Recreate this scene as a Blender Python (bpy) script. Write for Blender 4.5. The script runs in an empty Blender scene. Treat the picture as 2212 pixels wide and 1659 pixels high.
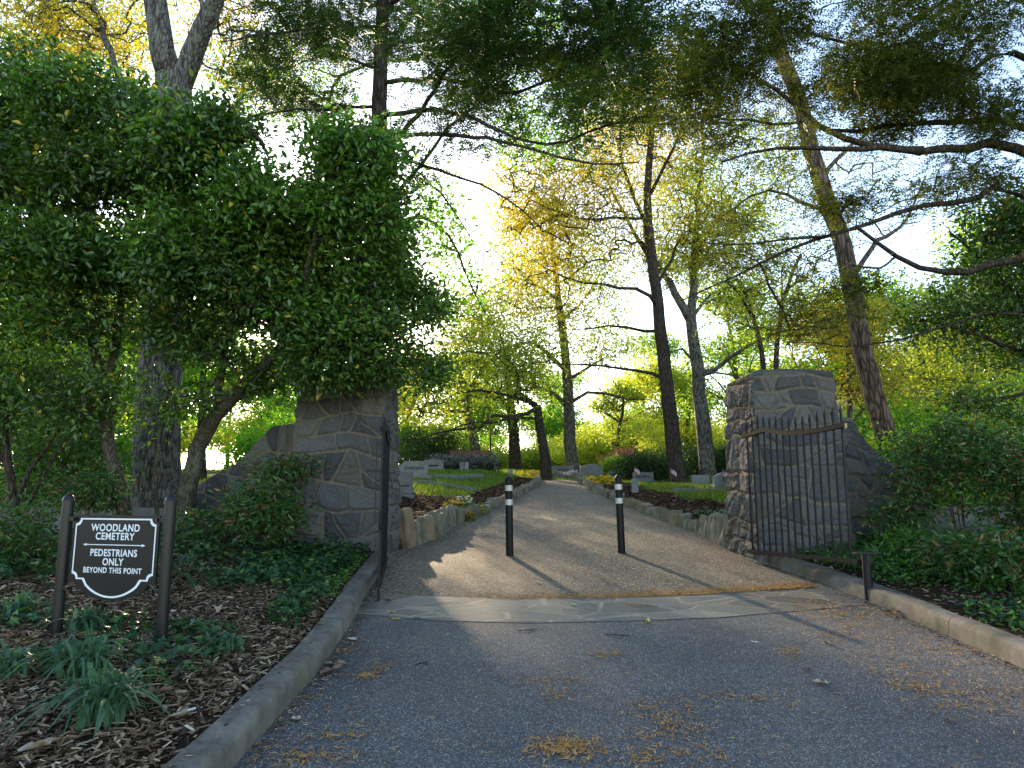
import bpy, math, random
import numpy as np
from mathutils import Vector
random.seed(7)
RNG = np.random.default_rng(11)
R = math.radians
S = bpy.context.scene
COL = S.collection

# ------------------------------------------------------------------ camera
EYE = 1.6
PITCH = R(8.4)
FPX = 1470.0
cd = bpy.data.cameras.new('camera')
cd.sensor_width = 36.0
cd.lens = FPX / 2212 * 36
cd.clip_start = 0.05
cd.clip_end = 2000
cam = bpy.data.objects.new('camera', cd)
COL.objects.link(cam)
cam.location = (0, 0, EYE)
cam.rotation_euler = (R(90) + PITCH, 0, 0)
S.camera = cam

# ------------------------------------------------------------------ sky + sun
SUN_EL, SUN_AZ = R(17.0), R(-16.0)       # azimuth measured from +Y towards +X
w = bpy.data.worlds.new('World')
S.world = w
w.use_nodes = True
nt = w.node_tree
bgn = nt.nodes['Background']
sky = nt.nodes.new('ShaderNodeTexSky')
sky.sky_type = 'NISHITA'
sky.sun_disc = False
sky.sun_elevation = SUN_EL
sky.sun_rotation = SUN_AZ
sky.air_density = 0.8
sky.dust_density = 0.4
sky.ozone_density = 0.25
nt.links.new(sky.outputs[0], bgn.inputs[0])
bgn.inputs[1].default_value = 0.15
ld = bpy.data.lights.new('sun', 'SUN')
ld.energy = 3.6
ld.angle = R(1.0)
ld.color = (1.0, 0.77, 0.50)
sun = bpy.data.objects.new('sun', ld)
COL.objects.link(sun)
sd = Vector((math.sin(SUN_AZ) * math.cos(SUN_EL), math.cos(SUN_AZ) * math.cos(SUN_EL), math.sin(SUN_EL)))
sun.rotation_euler = sd.to_track_quat('Z', 'Y').to_euler()
S.view_settings.view_transform = 'Standard'
S.view_settings.look = 'None'
S.view_settings.exposure = 1.95
S.view_settings.gamma = 1.0
c = S.cycles
c.use_denoising = True
c.max_bounces = 7
c.diffuse_bounces = 4
c.glossy_bounces = 2
c.transmission_bounces = 5
c.transparent_max_bounces = 4
c.caustics_reflective = False
c.caustics_refractive = False
c.sample_clamp_indirect = 6

# ------------------------------------------------------------------ helpers
CT, ST = math.cos(PITCH), math.sin(PITCH)

def P(u, v, D):
    """pixel of the 2212-wide picture at ground distance D -> world point"""
    x = (u - 1106) / FPX
    y = -(v - 829.5) / FPX
    Y = CT - y * ST
    Z = ST + y * CT
    return np.array([x / Y * D, D, EYE + Z / Y * D])

PY = [-12, 0, 9.8, 14, 20, 27, 40, 60, 100, 400]
PZ = [-.78, 0, .637, .95, 1.4, 1.75, 2.1, 2.35, 2.4, 2.4]
_py = np.linspace(-12, 400, 4121)
_pz = np.interp(_py, PY, PZ)
_k = np.ones(21) / 21
_pz = np.convolve(np.pad(_pz, 10, mode='edge'), _k, mode='valid')

def prof(y):
    return np.interp(y, _py, _pz)

def XL(y):
    return np.interp(y, [-12, -4, -1, 1.5, 3.5, 5, 6.2, 7.2, 8.2, 9.2, 10.1, 11, 13, 16.4, 20, 23, 25.6, 28, 33],
                     [-9, -3.4, -1.9, -1.5, -1.36, -1.33, -1.4, -1.5, -1.56, -1.62, -1.62, -1.3, -.95, -.2, .42, .83, 1.02, 1.1, 1.2])

def XR(y):
    return np.interp(y, [-12, -4, 0, 5, 7, 8, 8.9, 10, 11.9, 13.4, 14.8, 16.4, 19.5, 22, 25.6, 28, 33],
                     [9, 4.6, 3.75, 3.58, 3.53, 3.42, 3.26, 3.2, 3.15, 2.99, 2.78, 2.6, 2.43, 2.42, 2.52, 2.7, 3.0])

def sm(t):
    t = np.clip(t, 0, 1)
    return t * t * (3 - 2 * t)

def _hash(i, seed):
    s = np.sin(i @ np.array([127.1, 311.7, 74.7]) + seed * 17.23) * 43758.5453
    return s - np.floor(s)

def vnoise(p, scale=1.0, seed=0):
    p = np.asarray(p, float) * scale
    if p.shape[-1] == 2:
        p = np.concatenate([p, np.zeros(p.shape[:-1] + (1,))], -1)
    i = np.floor(p)
    f = p - i
    f = f * f * (3 - 2 * f)
    r = 0
    for a in (0, 1):
        for b in (0, 1):
            for d in (0, 1):
                wgt = (f[..., 0] if a else 1 - f[..., 0]) * (f[..., 1] if b else 1 - f[..., 1]) * (f[..., 2] if d else 1 - f[..., 2])
                r = r + wgt * _hash(i + np.array([a, b, d]), seed)
    return r

def gz(x, y):
    x = np.asarray(x, float)
    y = np.asarray(y, float)
    base = prof(y)
    t = np.maximum(XL(y) - x, x - XR(y))
    e = np.interp(y, [-10, 8.8, 9.6, 10.3, 13, 16, 27, 40], [.115, .115, .2, .27, .16, .10, .06, .0])
    farL = np.interp(y, [-10, 8.8, 11, 27, 45, 70], [.2, .22, .38, .33, .28, .1])
    farR = np.interp(y, [-10, 8.8, 11, 14, 18, 22, 26, 32, 45, 70], [.2, .22, .38, .34, .2, .05, -.06, 0, .1, .1])
    far = np.where(x < 1.8, farL, farR)
    off = e + (far - e) * sm(t / 2.6)
    s = sm((t - 0.03) / .09)
    endcap = sm((y - 28) / 3)
    bl = sm((x + 2) / 8)
    off2 = farL * (1 - bl) + farR * bl
    off = off * (1 - endcap) + off2 * endcap
    o = -.03 + (off + .03) * s
    o = o * (1 - endcap) + off * endcap
    bump = (vnoise(np.stack([x, y], -1), .5, 3) - .5) * .12 * sm((t - .3) / 2) + (vnoise(np.stack([x, y], -1), .08, 5) - .5) * .5 * sm((y - 25) / 30)
    return base + o + bump

def srgb(r, g, b):
    f = lambda v: (v / 255 / 12.92) if v / 255 < .04045 else ((v / 255 + .055) / 1.055) ** 2.4
    return (f(r), f(g), f(b), 1)

def meta(o, label=None, cat=None, group=None, kind=None):
    if label: o['label'] = label
    if cat: o['category'] = cat
    if group: o['group'] = group
    if kind: o['kind'] = kind
    return o

def empty(name, loc, label, cat, group=None, rz=0):
    o = bpy.data.objects.new(name, None)
    COL.objects.link(o)
    o.location = loc
    o.rotation_euler = (0, 0, rz)
    o.empty_display_size = .1
    return meta(o, label, cat, group)

def link(name, me, mat=None, parent=None, world=True):
    """parent given with world=True: the mesh is in world coordinates"""
    o = bpy.data.objects.new(name, me)
    COL.objects.link(o)
    if mat is not None and not me.materials:
        me.materials.append(mat)
    if parent is not None:
        o.parent = parent
        if world:
            bpy.context.view_layer.update()
            o.matrix_parent_inverse = parent.matrix_world.inverted()
    return o

def npmesh(name, verts, tris=None, quads=None, smooth=False, attrs=None, mat_idx=None, corner_uv=None):
    me = bpy.data.meshes.new(name)
    verts = np.asarray(verts, np.float32)
    me.vertices.add(len(verts))
    me.vertices.foreach_set('co', verts.ravel())
    L, st, n = [], [], 0
    if quads is not None and len(quads):
        q = np.asarray(quads, np.int32)
        L.append(q.ravel()); st.append(np.arange(len(q)) * 4 + n); n += q.size
    if tris is not None and len(tris):
        t = np.asarray(tris, np.int32)
        L.append(t.ravel()); st.append(np.arange(len(t)) * 3 + n); n += t.size
    L = np.concatenate(L); st = np.concatenate(st)
    me.loops.add(len(L))
    me.loops.foreach_set('vertex_index', L)
    me.polygons.add(len(st))
    me.polygons.foreach_set('loop_start', st.astype(np.int32))
    if smooth:
        me.polygons.foreach_set('use_smooth', np.ones(len(st), bool))
    if mat_idx is not None:
        me.polygons.foreach_set('material_index', np.asarray(mat_idx, np.int32))
    if attrs:
        for k, v in attrs.items():
            a = me.attributes.new(k, 'FLOAT', 'POINT')
            a.data.foreach_set('value', np.asarray(v, np.float32))
    me.update(calc_edges=True)
    return me

class MB:
    """collects polygons of any size"""
    def __init__(s): s.v = []; s.f = []; s.m = []
    def add(s, vs, fs, m=0):
        n = len(s.v)
        s.v += [tuple(map(float, p)) for p in vs]
        s.f += [tuple(n + i for i in f) for f in fs]
        s.m += [m] * len(fs)
    def box(s, c, d, m=0, rz=0, top=1.0):
        x, y, z = d[0] / 2, d[1] / 2, d[2] / 2
        vs = []
        for sz, k in ((-1, 1), (1, top)):
            for sx, sy in ((-1, -1), (1, -1), (1, 1), (-1, 1)):
                px, py = sx * x * k, sy * y * k
                vs.append((c[0] + px * math.cos(rz) - py * math.sin(rz), c[1] + px * math.sin(rz) + py * math.cos(rz), c[2] + sz * z))
        s.add(vs, [(3, 2, 1, 0), (4, 5, 6, 7), (0, 1, 5, 4), (1, 2, 6, 5), (2, 3, 7, 6), (3, 0, 4, 7)], m)
    def bar(s, a, b, w_, h_, m=0):
        a = Vector(a); b = Vector(b); d = (b - a).normalized()
        up = Vector((0, 0, 1)) if abs(d.z) < .95 else Vector((0, 1, 0))
        r = d.cross(up).normalized() * w_ / 2; u = r.cross(d).normalized() * h_ / 2
        vs = [p + i * r + j * u for p in (a, b) for i, j in ((-1, -1), (1, -1), (1, 1), (-1, 1))]
        s.add(vs, [(0, 1, 2, 3), (7, 6, 5, 4), (0, 4, 5, 1), (1, 5, 6, 2), (2, 6, 7, 3), (3, 7, 4, 0)], m)
    def lathe(s, c, prof_, n=20, m=0):
        vs, fs = [], []
        for r, z in prof_:
            for k in range(n):
                a = 2 * math.pi * k / n
                vs.append((c[0] + r * math.cos(a), c[1] + r * math.sin(a), c[2] + z))
        for j in range(len(prof_) - 1):
            for k in range(n):
                fs.append((j * n + k, j * n + (k + 1) % n, (j + 1) * n + (k + 1) % n, (j + 1) * n + k))
        fs.append(tuple(range(n - 1, -1, -1)))
        fs.append(tuple((len(prof_) - 1) * n + k for k in range(n)))
        s.add(vs, fs, m)
    def prism(s, poly, y0, y1, m=0):
        """poly in (x,z), extruded along y"""
        n = len(poly)
        vs = [(x, y0, z) for x, z in poly] + [(x, y1, z) for x, z in poly]
        fs = [tuple(range(n)), tuple(range(2 * n - 1, n - 1, -1))]
        fs += [(i, i + n, (i + 1) % n + n, (i + 1) % n) for i in range(n)]
        s.add(vs, fs, m)
    def mesh(s, name, mats, smooth=False, bevel=0):
        me = bpy.data.meshes.new(name)
        me.from_pydata(s.v, [], s.f)
        for m in (mats if isinstance(mats, (list, tuple)) else [mats]):
            me.materials.append(m)
        me.polygons.foreach_set('material_index', s.m)
        if bevel or smooth:
            import bmesh
            b = bmesh.new(); b.from_mesh(me)
            bmesh.ops.remove_doubles(b, verts=b.verts, dist=1e-5)
            bmesh.ops.recalc_face_normals(b, faces=b.faces)
            if bevel:
                es = [e for e in b.edges if len(e.link_faces) == 2 and e.calc_face_angle(0) > .6]
                bmesh.ops.bevel(b, geom=es, offset=bevel, segments=2, affect='EDGES', clamp_overlap=True)
            if smooth:
                for f in b.faces: f.smooth = True
                for e in b.edges:
                    if len(e.link_faces) == 2 and e.calc_face_angle(0) > .7: e.smooth = False
            b.to_mesh(me); b.free()
        me.update()
        return me
    def build(s, name, mats, parent=None, smooth=False, bevel=0, world=True):
        return link(name, s.mesh(name, mats, smooth, bevel), None, parent, world)

# ------------------------------------------------------------------ materials
def newmat(name):
    m = bpy.data.materials.new(name)
    m.use_nodes = True
    n = m.node_tree
    return m, n, n.nodes['Principled BSDF'], n.nodes['Material Output']

def ramp(n, fac, stops):
    r = n.nodes.new('ShaderNodeValToRGB')
    while len(r.color_ramp.elements) < len(stops): r.color_ramp.elements.new(.5)
    for e, (p_, c_) in zip(r.color_ramp.elements, stops):
        e.position = p_; e.color = c_ if len(c_) == 4 else (*c_, 1)
    n.links.new(fac, r.inputs[0])
    return r.outputs[0]

def noise(n, scale, detail=4, rough=.55, vec=None, out=0):
    t = n.nodes.new('ShaderNodeTexNoise')
    t.inputs['Scale'].default_value = scale
    t.inputs['Detail'].default_value = detail
    t.inputs['Roughness'].default_value = rough
    if vec is not None: n.links.new(vec, t.inputs['Vector'])
    return t.outputs[out]

def objco(n, scale=None):
    g = n.nodes.new('ShaderNodeNewGeometry').outputs['Position']
    if scale:
        m = n.nodes.new('ShaderNodeMapping'); m.inputs['Scale'].default_value = scale
        n.links.new(g, m.inputs[0]); return m.outputs[0]
    return g

def mix(n, fac, a, b, mode='MIX'):
    m = n.nodes.new('ShaderNodeMix'); m.data_type = 'RGBA'; m.blend_type = mode
    for k, v in ((0, fac), (6, a), (7, b)):
        if hasattr(v, 'is_linked'): n.links.new(v, m.inputs[k])
        elif k == 0: m.inputs[0].default_value = v
        else: m.inputs[k].default_value = v if len(v) == 4 else (*v, 1)
    return m.outputs[2]

def bump(n, b, h, strength=.5, dist=.01):
    t = n.nodes.new('ShaderNodeBump')
    t.inputs['Strength'].default_value = strength
    t.inputs['Distance'].default_value = dist
    n.links.new(h, t.inputs['Height'])
    n.links.new(t.outputs[0], b.inputs['Normal'])

def math_(n, op, a, b=None):
    m = n.nodes.new('ShaderNodeMath'); m.operation = op
    for i, v in enumerate((a, b)):
        if v is None: continue
        if hasattr(v, 'is_linked'): n.links.new(v, m.inputs[i])
        else: m.inputs[i].default_value = v
    return m.outputs[0]

def voro(n, scale, feat='F1', vec=None, out='Distance', rand=1):
    t = n.nodes.new('ShaderNodeTexVoronoi'); t.feature = feat
    t.inputs['Scale'].default_value = scale
    t.inputs['Randomness'].default_value = rand
    n.links.new(vec if vec is not None else objco(n), t.inputs['Vector'])
    return t.outputs[out]

def simple(name, col, rough=.6, metal=0, nscale=0, namt=.25, bmp=0, spec=.5):
    m, n, b, o = newmat(name)
    col = col if len(col) == 4 else (*col, 1)
    b.inputs['Roughness'].default_value = rough
    b.inputs['Metallic'].default_value = metal
    b.inputs['Specular IOR Level'].default_value = spec
    if nscale:
        f = noise(n, nscale, 5, .6, objco(n))
        dk = tuple(v * (1 - namt) for v in col[:3]); lt = tuple(min(1, v * (1 + namt)) for v in col[:3])
        n.links.new(ramp(n, f, [(.3, dk), (.7, lt)]), b.inputs['Base Color'])
        if bmp: bump(n, b, f, bmp, .01)
    else:
        b.inputs['Base Color'].default_value = col
    return m

def leafmat(name, stops, trans=.45, rough=.42, spec=.4, gain=1.5, tint=(1.25, 1.15, .35)):
    m, n, b, o = newmat(name)
    g = n.nodes.new('ShaderNodeNewGeometry')
    colr = ramp(n, g.outputs['Random Per Island'], stops)
    n.links.new(colr, b.inputs['Base Color'])
    b.inputs['Roughness'].default_value = rough
    b.inputs['Specular IOR Level'].default_value = spec
    t = n.nodes.new('ShaderNodeBsdfTranslucent')
    tc = mix(n, 1.0, colr, tuple(v * gain for v in tint), 'MULTIPLY')
    n.links.new(tc, t.inputs[0])
    ms = n.nodes.new('ShaderNodeMixShader')
    ms.inputs[0].default_value = trans
    n.links.new(b.outputs[0], ms.inputs[1]); n.links.new(t.outputs[0], ms.inputs[2])
    n.links.new(ms.outputs[0], o.inputs[0])
    return m

def barkmat(name, c0, c1, sc=1.0, lichen=None):
    m, n, b, o = newmat(name)
    v = objco(n, (14 * sc, 14 * sc, 2.6 * sc))
    f = noise(n, 1.0, 6, .65, v)
    vo = voro(n, 1.3, 'DISTANCE_TO_EDGE', v)
    h = math_(n, 'ADD', math_(n, 'MULTIPLY', f, .6), math_(n, 'MINIMUM', vo, .3))
    colr = ramp(n, h, [(.28, c0), (.62, c1)])
    if lichen:
        colr = mix(n, math_(n, 'MULTIPLY', math_(n, 'GREATER_THAN', noise(n, 5, 4, .6, objco(n)), .56), .45), colr, lichen)
    n.links.new(colr, b.inputs['Base Color'])
    b.inputs['Roughness'].default_value = .9
    b.inputs['Specular IOR Level'].default_value = .15
    bump(n, b, h, .9, .03 / sc)
    return m

# asphalt
def m_asphalt():
    m, n, b, o = newmat('asphalt')
    vo = voro(n, 165, 'F1', out='Color')
    sp = n.nodes.new('ShaderNodeSeparateColor'); n.links.new(vo, sp.inputs[0])
    agg = ramp(n, sp.outputs[0], [(0, (.042, .041, .04)), (.6, (.098, .096, .094)), (.9, (.185, .18, .175)), (1, (.48, .47, .45))])
    big = noise(n, .9, 5, .6, objco(n))
    colr = mix(n, 1, agg, ramp(n, big, [(.3, (.62, .63, .66)), (.5, (.95, .94, .93)), (.7, (1.18, 1.13, 1.05))]), 'MULTIPLY')
    dust = math_(n, 'MULTIPLY', math_(n, 'GREATER_THAN', noise(n, 2.2, 6, .7, objco(n)), .60), .12)
    colr = mix(n, dust, colr, (.25, .2, .13))
    n.links.new(colr, b.inputs['Base Color'])
    b.inputs['Roughness'].default_value = .72
    b.inputs['Specular IOR Level'].default_value = .4
    bump(n, b, voro(n, 110), .9, .006)
    return m

def m_gravel():
    m, n, b, o = newmat('gravel')
    vo = voro(n, 75, 'F1', out='Color')
    sp = n.nodes.new('ShaderNodeSeparateColor'); n.links.new(vo, sp.inputs[0])
    agg = ramp(n, sp.outputs[0], [(0, (.045, .034, .022)), (.35, (.12, .093, .062)), (.7, (.24, .19, .13)), (.93, (.40, .34, .25)), (1, (.7, .65, .56))])
    e = voro(n, 75, 'DISTANCE_TO_EDGE')
    colr = mix(n, 1, agg, ramp(n, noise(n, .8, 4, .6, objco(n)), [(.3, (.75, .75, .75)), (.7, (1.1, 1.08, 1.04))]), 'MULTIPLY')
    n.links.new(colr, b.inputs['Base Color'])
    b.inputs['Roughness'].default_value = .8
    bump(n, b, math_(n, 'MINIMUM', e, .25), 1.0, .03)
    return m

def m_flag():
    m, n, b, o = newmat('flagstone')
    g = objco(n)
    wv = n.nodes.new('ShaderNodeVectorMath'); wv.operation = 'ADD'
    nz = noise(n, 1.3, 3, .5, g, 1)
    sc = n.nodes.new('ShaderNodeVectorMath'); sc.operation = 'SCALE'; sc.inputs['Scale'].default_value = .16
    n.links.new(nz, sc.inputs[0]); n.links.new(g, wv.inputs[0]); n.links.new(sc.outputs[0], wv.inputs[1])
    mp = n.nodes.new('ShaderNodeMapping'); mp.inputs['Scale'].default_value = (1.0, 1.9, 0); n.links.new(wv.outputs[0], mp.inputs[0])
    vec = mp.outputs[0]
    e = voro(n, 1.75, 'DISTANCE_TO_EDGE', vec)
    cell = voro(n, 1.75, 'F1', vec, 'Color')
    sp = n.nodes.new('ShaderNodeSeparateColor'); n.links.new(cell, sp.inputs[0])
    base = ramp(n, sp.outputs[0], [(0, (.075, .078, .07)), (.4, (.125, .125, .11)), (.7, (.17, .16, .12)), (1, (.095, .10, .10))])
    grain = noise(n, 1, 6, .65, objco(n, (3, 26, 3)))
    base = mix(n, 1, base, ramp(n, grain, [(.3, (.7, .7, .7)), (.7, (1.2, 1.2, 1.2))]), 'MULTIPLY')
    joint = ramp(n, e, [(.022, (1, 1, 1)), (.042, (0, 0, 0))])
    colr = mix(n, joint, base, ramp(n, noise(n, 30, 3, .6, g), [(.3, (.17, .15, .105)), (.7, (.28, .25, .19))]))
    n.links.new(colr, b.inputs['Base Color'])
    b.inputs['Roughness'].default_value = .62
    bump(n, b, math_(n, 'ADD', math_(n, 'MINIMUM', e, .05), math_(n, 'MULTIPLY', grain, .04)), .6, .08)
    return m

def m_concrete(name, c0, c1, moss=0):
    m, n, b, o = newmat(name)
    g = objco(n)
    f = noise(n, 5, 7, .7, g)
    fine = noise(n, 120, 3, .7, g)
    colr = ramp(n, math_(n, 'ADD', math_(n, 'MULTIPLY', f, .7), math_(n, 'MULTIPLY', fine, .3)), [(.32, c0), (.66, c1)])
    if moss:
        colr = mix(n, math_(n, 'MULTIPLY', ramp(n, noise(n, 3.2, 5, .6, g), [(.5, (0, 0, 0)), (.68, (1, 1, 1))]), moss), colr, (.07, .09, .03))
    if name == 'kerb_concrete':
        sx = n.nodes.new('ShaderNodeSeparateXYZ'); n.links.new(g, sx.inputs[0])
        fr = math_(n, 'FRACT', math_(n, 'DIVIDE', math_(n, 'ADD', sx.outputs[1], math_(n, 'MULTIPLY', noise(n, 9, 3, .5, g), .03)), 2.9))
        colr = mix(n, math_(n, 'MULTIPLY', math_(n, 'LESS_THAN', fr, .0055), .85), colr, (.02, .018, .014))
        st = ramp(n, noise(n, 1.7, 6, .7, g), [(.42, (1, 1, 1)), (.62, (.55, .52, .47))])
        colr = mix(n, 1, colr, st, 'MULTIPLY')
    n.links.new(colr, b.inputs['Base Color'])
    b.inputs['Roughness'].default_value = .85
    bump(n, b, math_(n, 'ADD', f, math_(n, 'MULTIPLY', fine, .5)), .5, .012)
    return m

def m_wallstone():
    m, n, b, o = newmat('granite_rubble')
    a1 = n.nodes.new('ShaderNodeAttribute'); a1.attribute_name = 'mortar'
    a2 = n.nodes.new('ShaderNodeAttribute'); a2.attribute_name = 'tone'
    g = objco(n)
    base = ramp(n, a2.outputs['Fac'], [(0, (.052, .053, .056)), (.35, (.075, .076, .078)), (.6, (.095, .095, .095)), (.85, (.12, .116, .108)), (1, (.09, .078, .064))])
    grain = noise(n, 60, 5, .75, g)
    base = mix(n, 1, base, ramp(n, grain, [(.3, (.5, .5, .5)), (.7, (1.45, 1.45, 1.45))]), 'MULTIPLY')
    st = noise(n, 3.5, 6, .65, g)
    base = mix(n, ramp(n, st, [(.5, (0, 0, 0)), (.75, (.6, .6, .6))]), base, (.13, .10, .07))
    mort = ramp(n, noise(n, 25, 4, .6, g), [(.3, (.11, .088, .06)), (.7, (.185, .15, .105))])
    colr = mix(n, a1.outputs['Fac'], base, mort)
    n.links.new(colr, b.inputs['Base Color'])
    b.inputs['Roughness'].default_value = .85
    b.inputs['Specular IOR Level'].default_value = .3
    bump(n, b, grain, .6, .012)
    return m

def m_earth(name, stops, sc=40):
    m, n, b, o = newmat(name)
    g = objco(n, (1, 1, 1))
    f = noise(n, sc, 8, .8, g)
    l = noise(n, 1.1, 4, .6, g)
    colr = mix(n, 1, ramp(n, f, stops), ramp(n, l, [(.3, (.7, .7, .7)), (.7, (1.2, 1.2, 1.2))]), 'MULTIPLY')
    n.links.new(colr, b.inputs['Base Color'])
    b.inputs['Roughness'].default_value = .95
    b.inputs['Specular IOR Level'].default_value = .1
    bump(n, b, f, 1, .03)
    return m

M = {}
M['asphalt'] = m_asphalt()
M['gravel'] = m_gravel()
M['flag'] = m_flag()
M['kerb'] = m_concrete('kerb_concrete', (.08, .07, .056), (.25, .225, .185), .45)
M['granite'] = m_concrete('grave_granite', (.15, .15, .14), (.28, .275, .26), .2)
M['granite_dark'] = m_concrete('grave_granite_dark', (.12, .125, .125), (.22, .225, .22), .2)
M['lowwall'] = m_concrete('old_wall', (.09, .085, .07), (.2, .19, .165), .5)
M['edge'] = m_concrete('edging_fieldstone', (.09, .08, .055), (.25, .22, .155), .6)
M['edge_tan'] = m_concrete('edging_tanstone', (.13, .09, .05), (.29, .205, .12), .35)
M['rubble'] = m_wallstone()
M['mulch'] = m_earth('mulch_ground', [(.3, (.016, .01, .006)), (.5, (.05, .03, .017)), (.7, (.12, .078, .045))], 45)
M['lawn'] = m_earth('lawn_ground', [(.3, (.04, .055, .012)), (.5, (.09, .12, .025)), (.7, (.17, .18, .05))], 12)
M['iron'] = simple('black_iron', (.006, .006, .007), .5, 0, 40, .3, .15, .3)
M['rail_iron'] = simple('weathered_iron', (.014, .013, .012), .8, .0, 60, .5, .3, .2)
M['post'] = simple('dark_bronze_paint', (.012, .011, .012), .35, .0, 0, 0, 0, .35)
M['panel'] = simple('sign_panel_paint', (.009, .0085, .0105), .35, 0, 0, 0, 0, .3)
M['white'] = simple('reflective_white', (.72, .74, .78), .45)
M['band'] = simple('silver_tape', (.42, .42, .39), .35, .1, 25, .12)
M['bollard'] = simple('black_plastic', (.006, .006, .006), .5, 0, 80, .3, 0, .2)
M['siding'] = simple('pale_siding', (.55, .55, .5), .7)
M['roof'] = simple('brown_roof', (.12, .09, .07), .9, 0, 20, .3)
M['flag_red'] = simple('cloth_red', (.5, .03, .04), .8)
M['flag_white'] = simple('cloth_white', (.75, .75, .75), .8)
M['flag_blue'] = simple('cloth_blue', (.03, .05, .22), .8)
M['wood'] = simple('reddish_wood', (.16, .06, .045), .6, 0, 30, .3)
M['engrave'] = simple('engraved_dark', (.04, .04, .038), .9)
M['bark_oak'] = barkmat('bark_oak', (.035, .028, .022), (.17, .15, .125), 1.0, (.2, .21, .16))
M['bark_grey'] = barkmat('bark_pale', (.03, .026, .022), (.18, .165, .14), 1.0, (.2, .205, .165))
M['bark_dark'] = barkmat('bark_dark', (.018, .014, .011), (.085, .066, .05), 1.2)
M['bark_pine'] = barkmat('bark_pine', (.03, .02, .015), (.2, .14, .1), .8)
M['bark_privet'] = barkmat('bark_smooth', (.03, .026, .018), (.12, .105, .075), 2.2, (.13, .13, .09))

# ------------------------------------------------------------------ ground sheets
def graded(a, b, fine_a, fine_b, st, grow=1.18):
    xs = list(np.arange(fine_a, fine_b + 1e-6, st))
    s = st; x = fine_b
    while x < b: s *= grow; x += s; xs.append(min(x, b))
    s = st; x = fine_a
    lo = []
    while x > a: s *= grow; x -= s; lo.append(max(x, a))
    return np.array(lo[::-1] + xs)

def make_ground():
    xs = graded(-220, 220, -6, 7, .07, 1.12)
    ys = graded(-12, 380, 0, 14, .12, 1.06)
    X, Yg = np.meshgrid(xs, ys)
    Z = gz(X, Yg)
    V = np.stack([X, Yg, Z], -1).reshape(-1, 3)
    nx, ny = len(xs), len(ys)
    i = np.arange(nx * ny).reshape(ny, nx)
    Q = np.stack([i[:-1, :-1], i[:-1, 1:], i[1:, 1:], i[1:, :-1]], -1).reshape(-1, 4)
    cx = V[Q].mean(1)
    x, y = cx[:, 0], cx[:, 1]
    lawn = is_lawn(x, y)
    me = npmesh('ground', V, quads=Q, smooth=True, mat_idx=np.where(lawn, 1, 0))
    me.materials.append(M['mulch']); me.materials.append(M['lawn'])
    meta(link('ground', me), kind='structure')

def is_lawn(x, y):
    n_ = (vnoise(np.stack([x, y], -1), 1.2, 9) - .5) * .8
    left = (y > 14.3 + n_ + np.maximum(0, (x + 3.2)) * 1.1) & (x < XL(np.minimum(y, 28)) - .9) & (x > -14)
    right = (x > XR(np.minimum(y, 28)) + 1.5 + np.clip((14 - y) * .0, 0, 1) + n_) & (y > 11.3 + n_) & (x < 13)
    far = y > 27 + n_
    return left | right | far

def strip(name, ys, xl, xr, dz, mat, nx=14, kind='structure'):
    V = []
    for y in ys:
        a, b = float(xl(y)), float(xr(y))
        xx = np.linspace(a, b, nx)
        V.append(np.stack([xx, np.full(nx, y), prof(np.full(nx, y)) + dz], -1))
    V = np.concatenate(V)
    i = np.arange(len(V)).reshape(len(ys), nx)
    Q = np.stack([i[:-1, :-1], i[:-1, 1:], i[1:, 1:], i[1:, :-1]], -1).reshape(-1, 4)
    me = npmesh(name, V, quads=Q, smooth=True)
    return meta(link(name, me, mat), kind=kind)

def ynear(x): return np.interp(x, [-2, -1.36, -.64, .18, 1, 1.85, 2.8, 3.61, 4.2], [6.6, 6.47, 6.25, 6.18, 6.24, 6.36, 6.64, 6.88, 7.1])
def yfar(x): return np.interp(x, [-2, -1.38, -.74, -.03, .91, 1.88, 2.96, 3.5, 4.2], [7.4, 7.32, 7.17, 7.09, 7.13, 7.27, 7.56, 7.7, 7.9])

make_ground()
strip('road', np.concatenate([np.linspace(-12, 0, 10), np.linspace(.5, 7.6, 30)]), lambda y: XL(y) - .03, lambda y: XR(y) + .03, 0, M['asphalt'])
strip('path', np.linspace(7.0, 34, 90), lambda y: XL(y) - .1, lambda y: XR(y) + .1, .002, M['gravel'])

def flag_band():
    xs = np.linspace(-1.5, 3.6, 60)
    V, n = [], 8
    for x in xs:
        for t in np.linspace(0, 1, n):
            y = ynear(x) * (1 - t) + yfar(x) * t
            V.append((x, y, prof(y) + .0045))
    V = np.array(V); i = np.arange(len(V)).reshape(len(xs), n)
    Q = np.stack([i[:-1, :-1], i[1:, :-1], i[1:, 1:], i[:-1, 1:]], -1).reshape(-1, 4)
    meta(link('pavement', npmesh('pavement', V, quads=Q, smooth=True), M['flag']), kind='structure')
flag_band()

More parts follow.
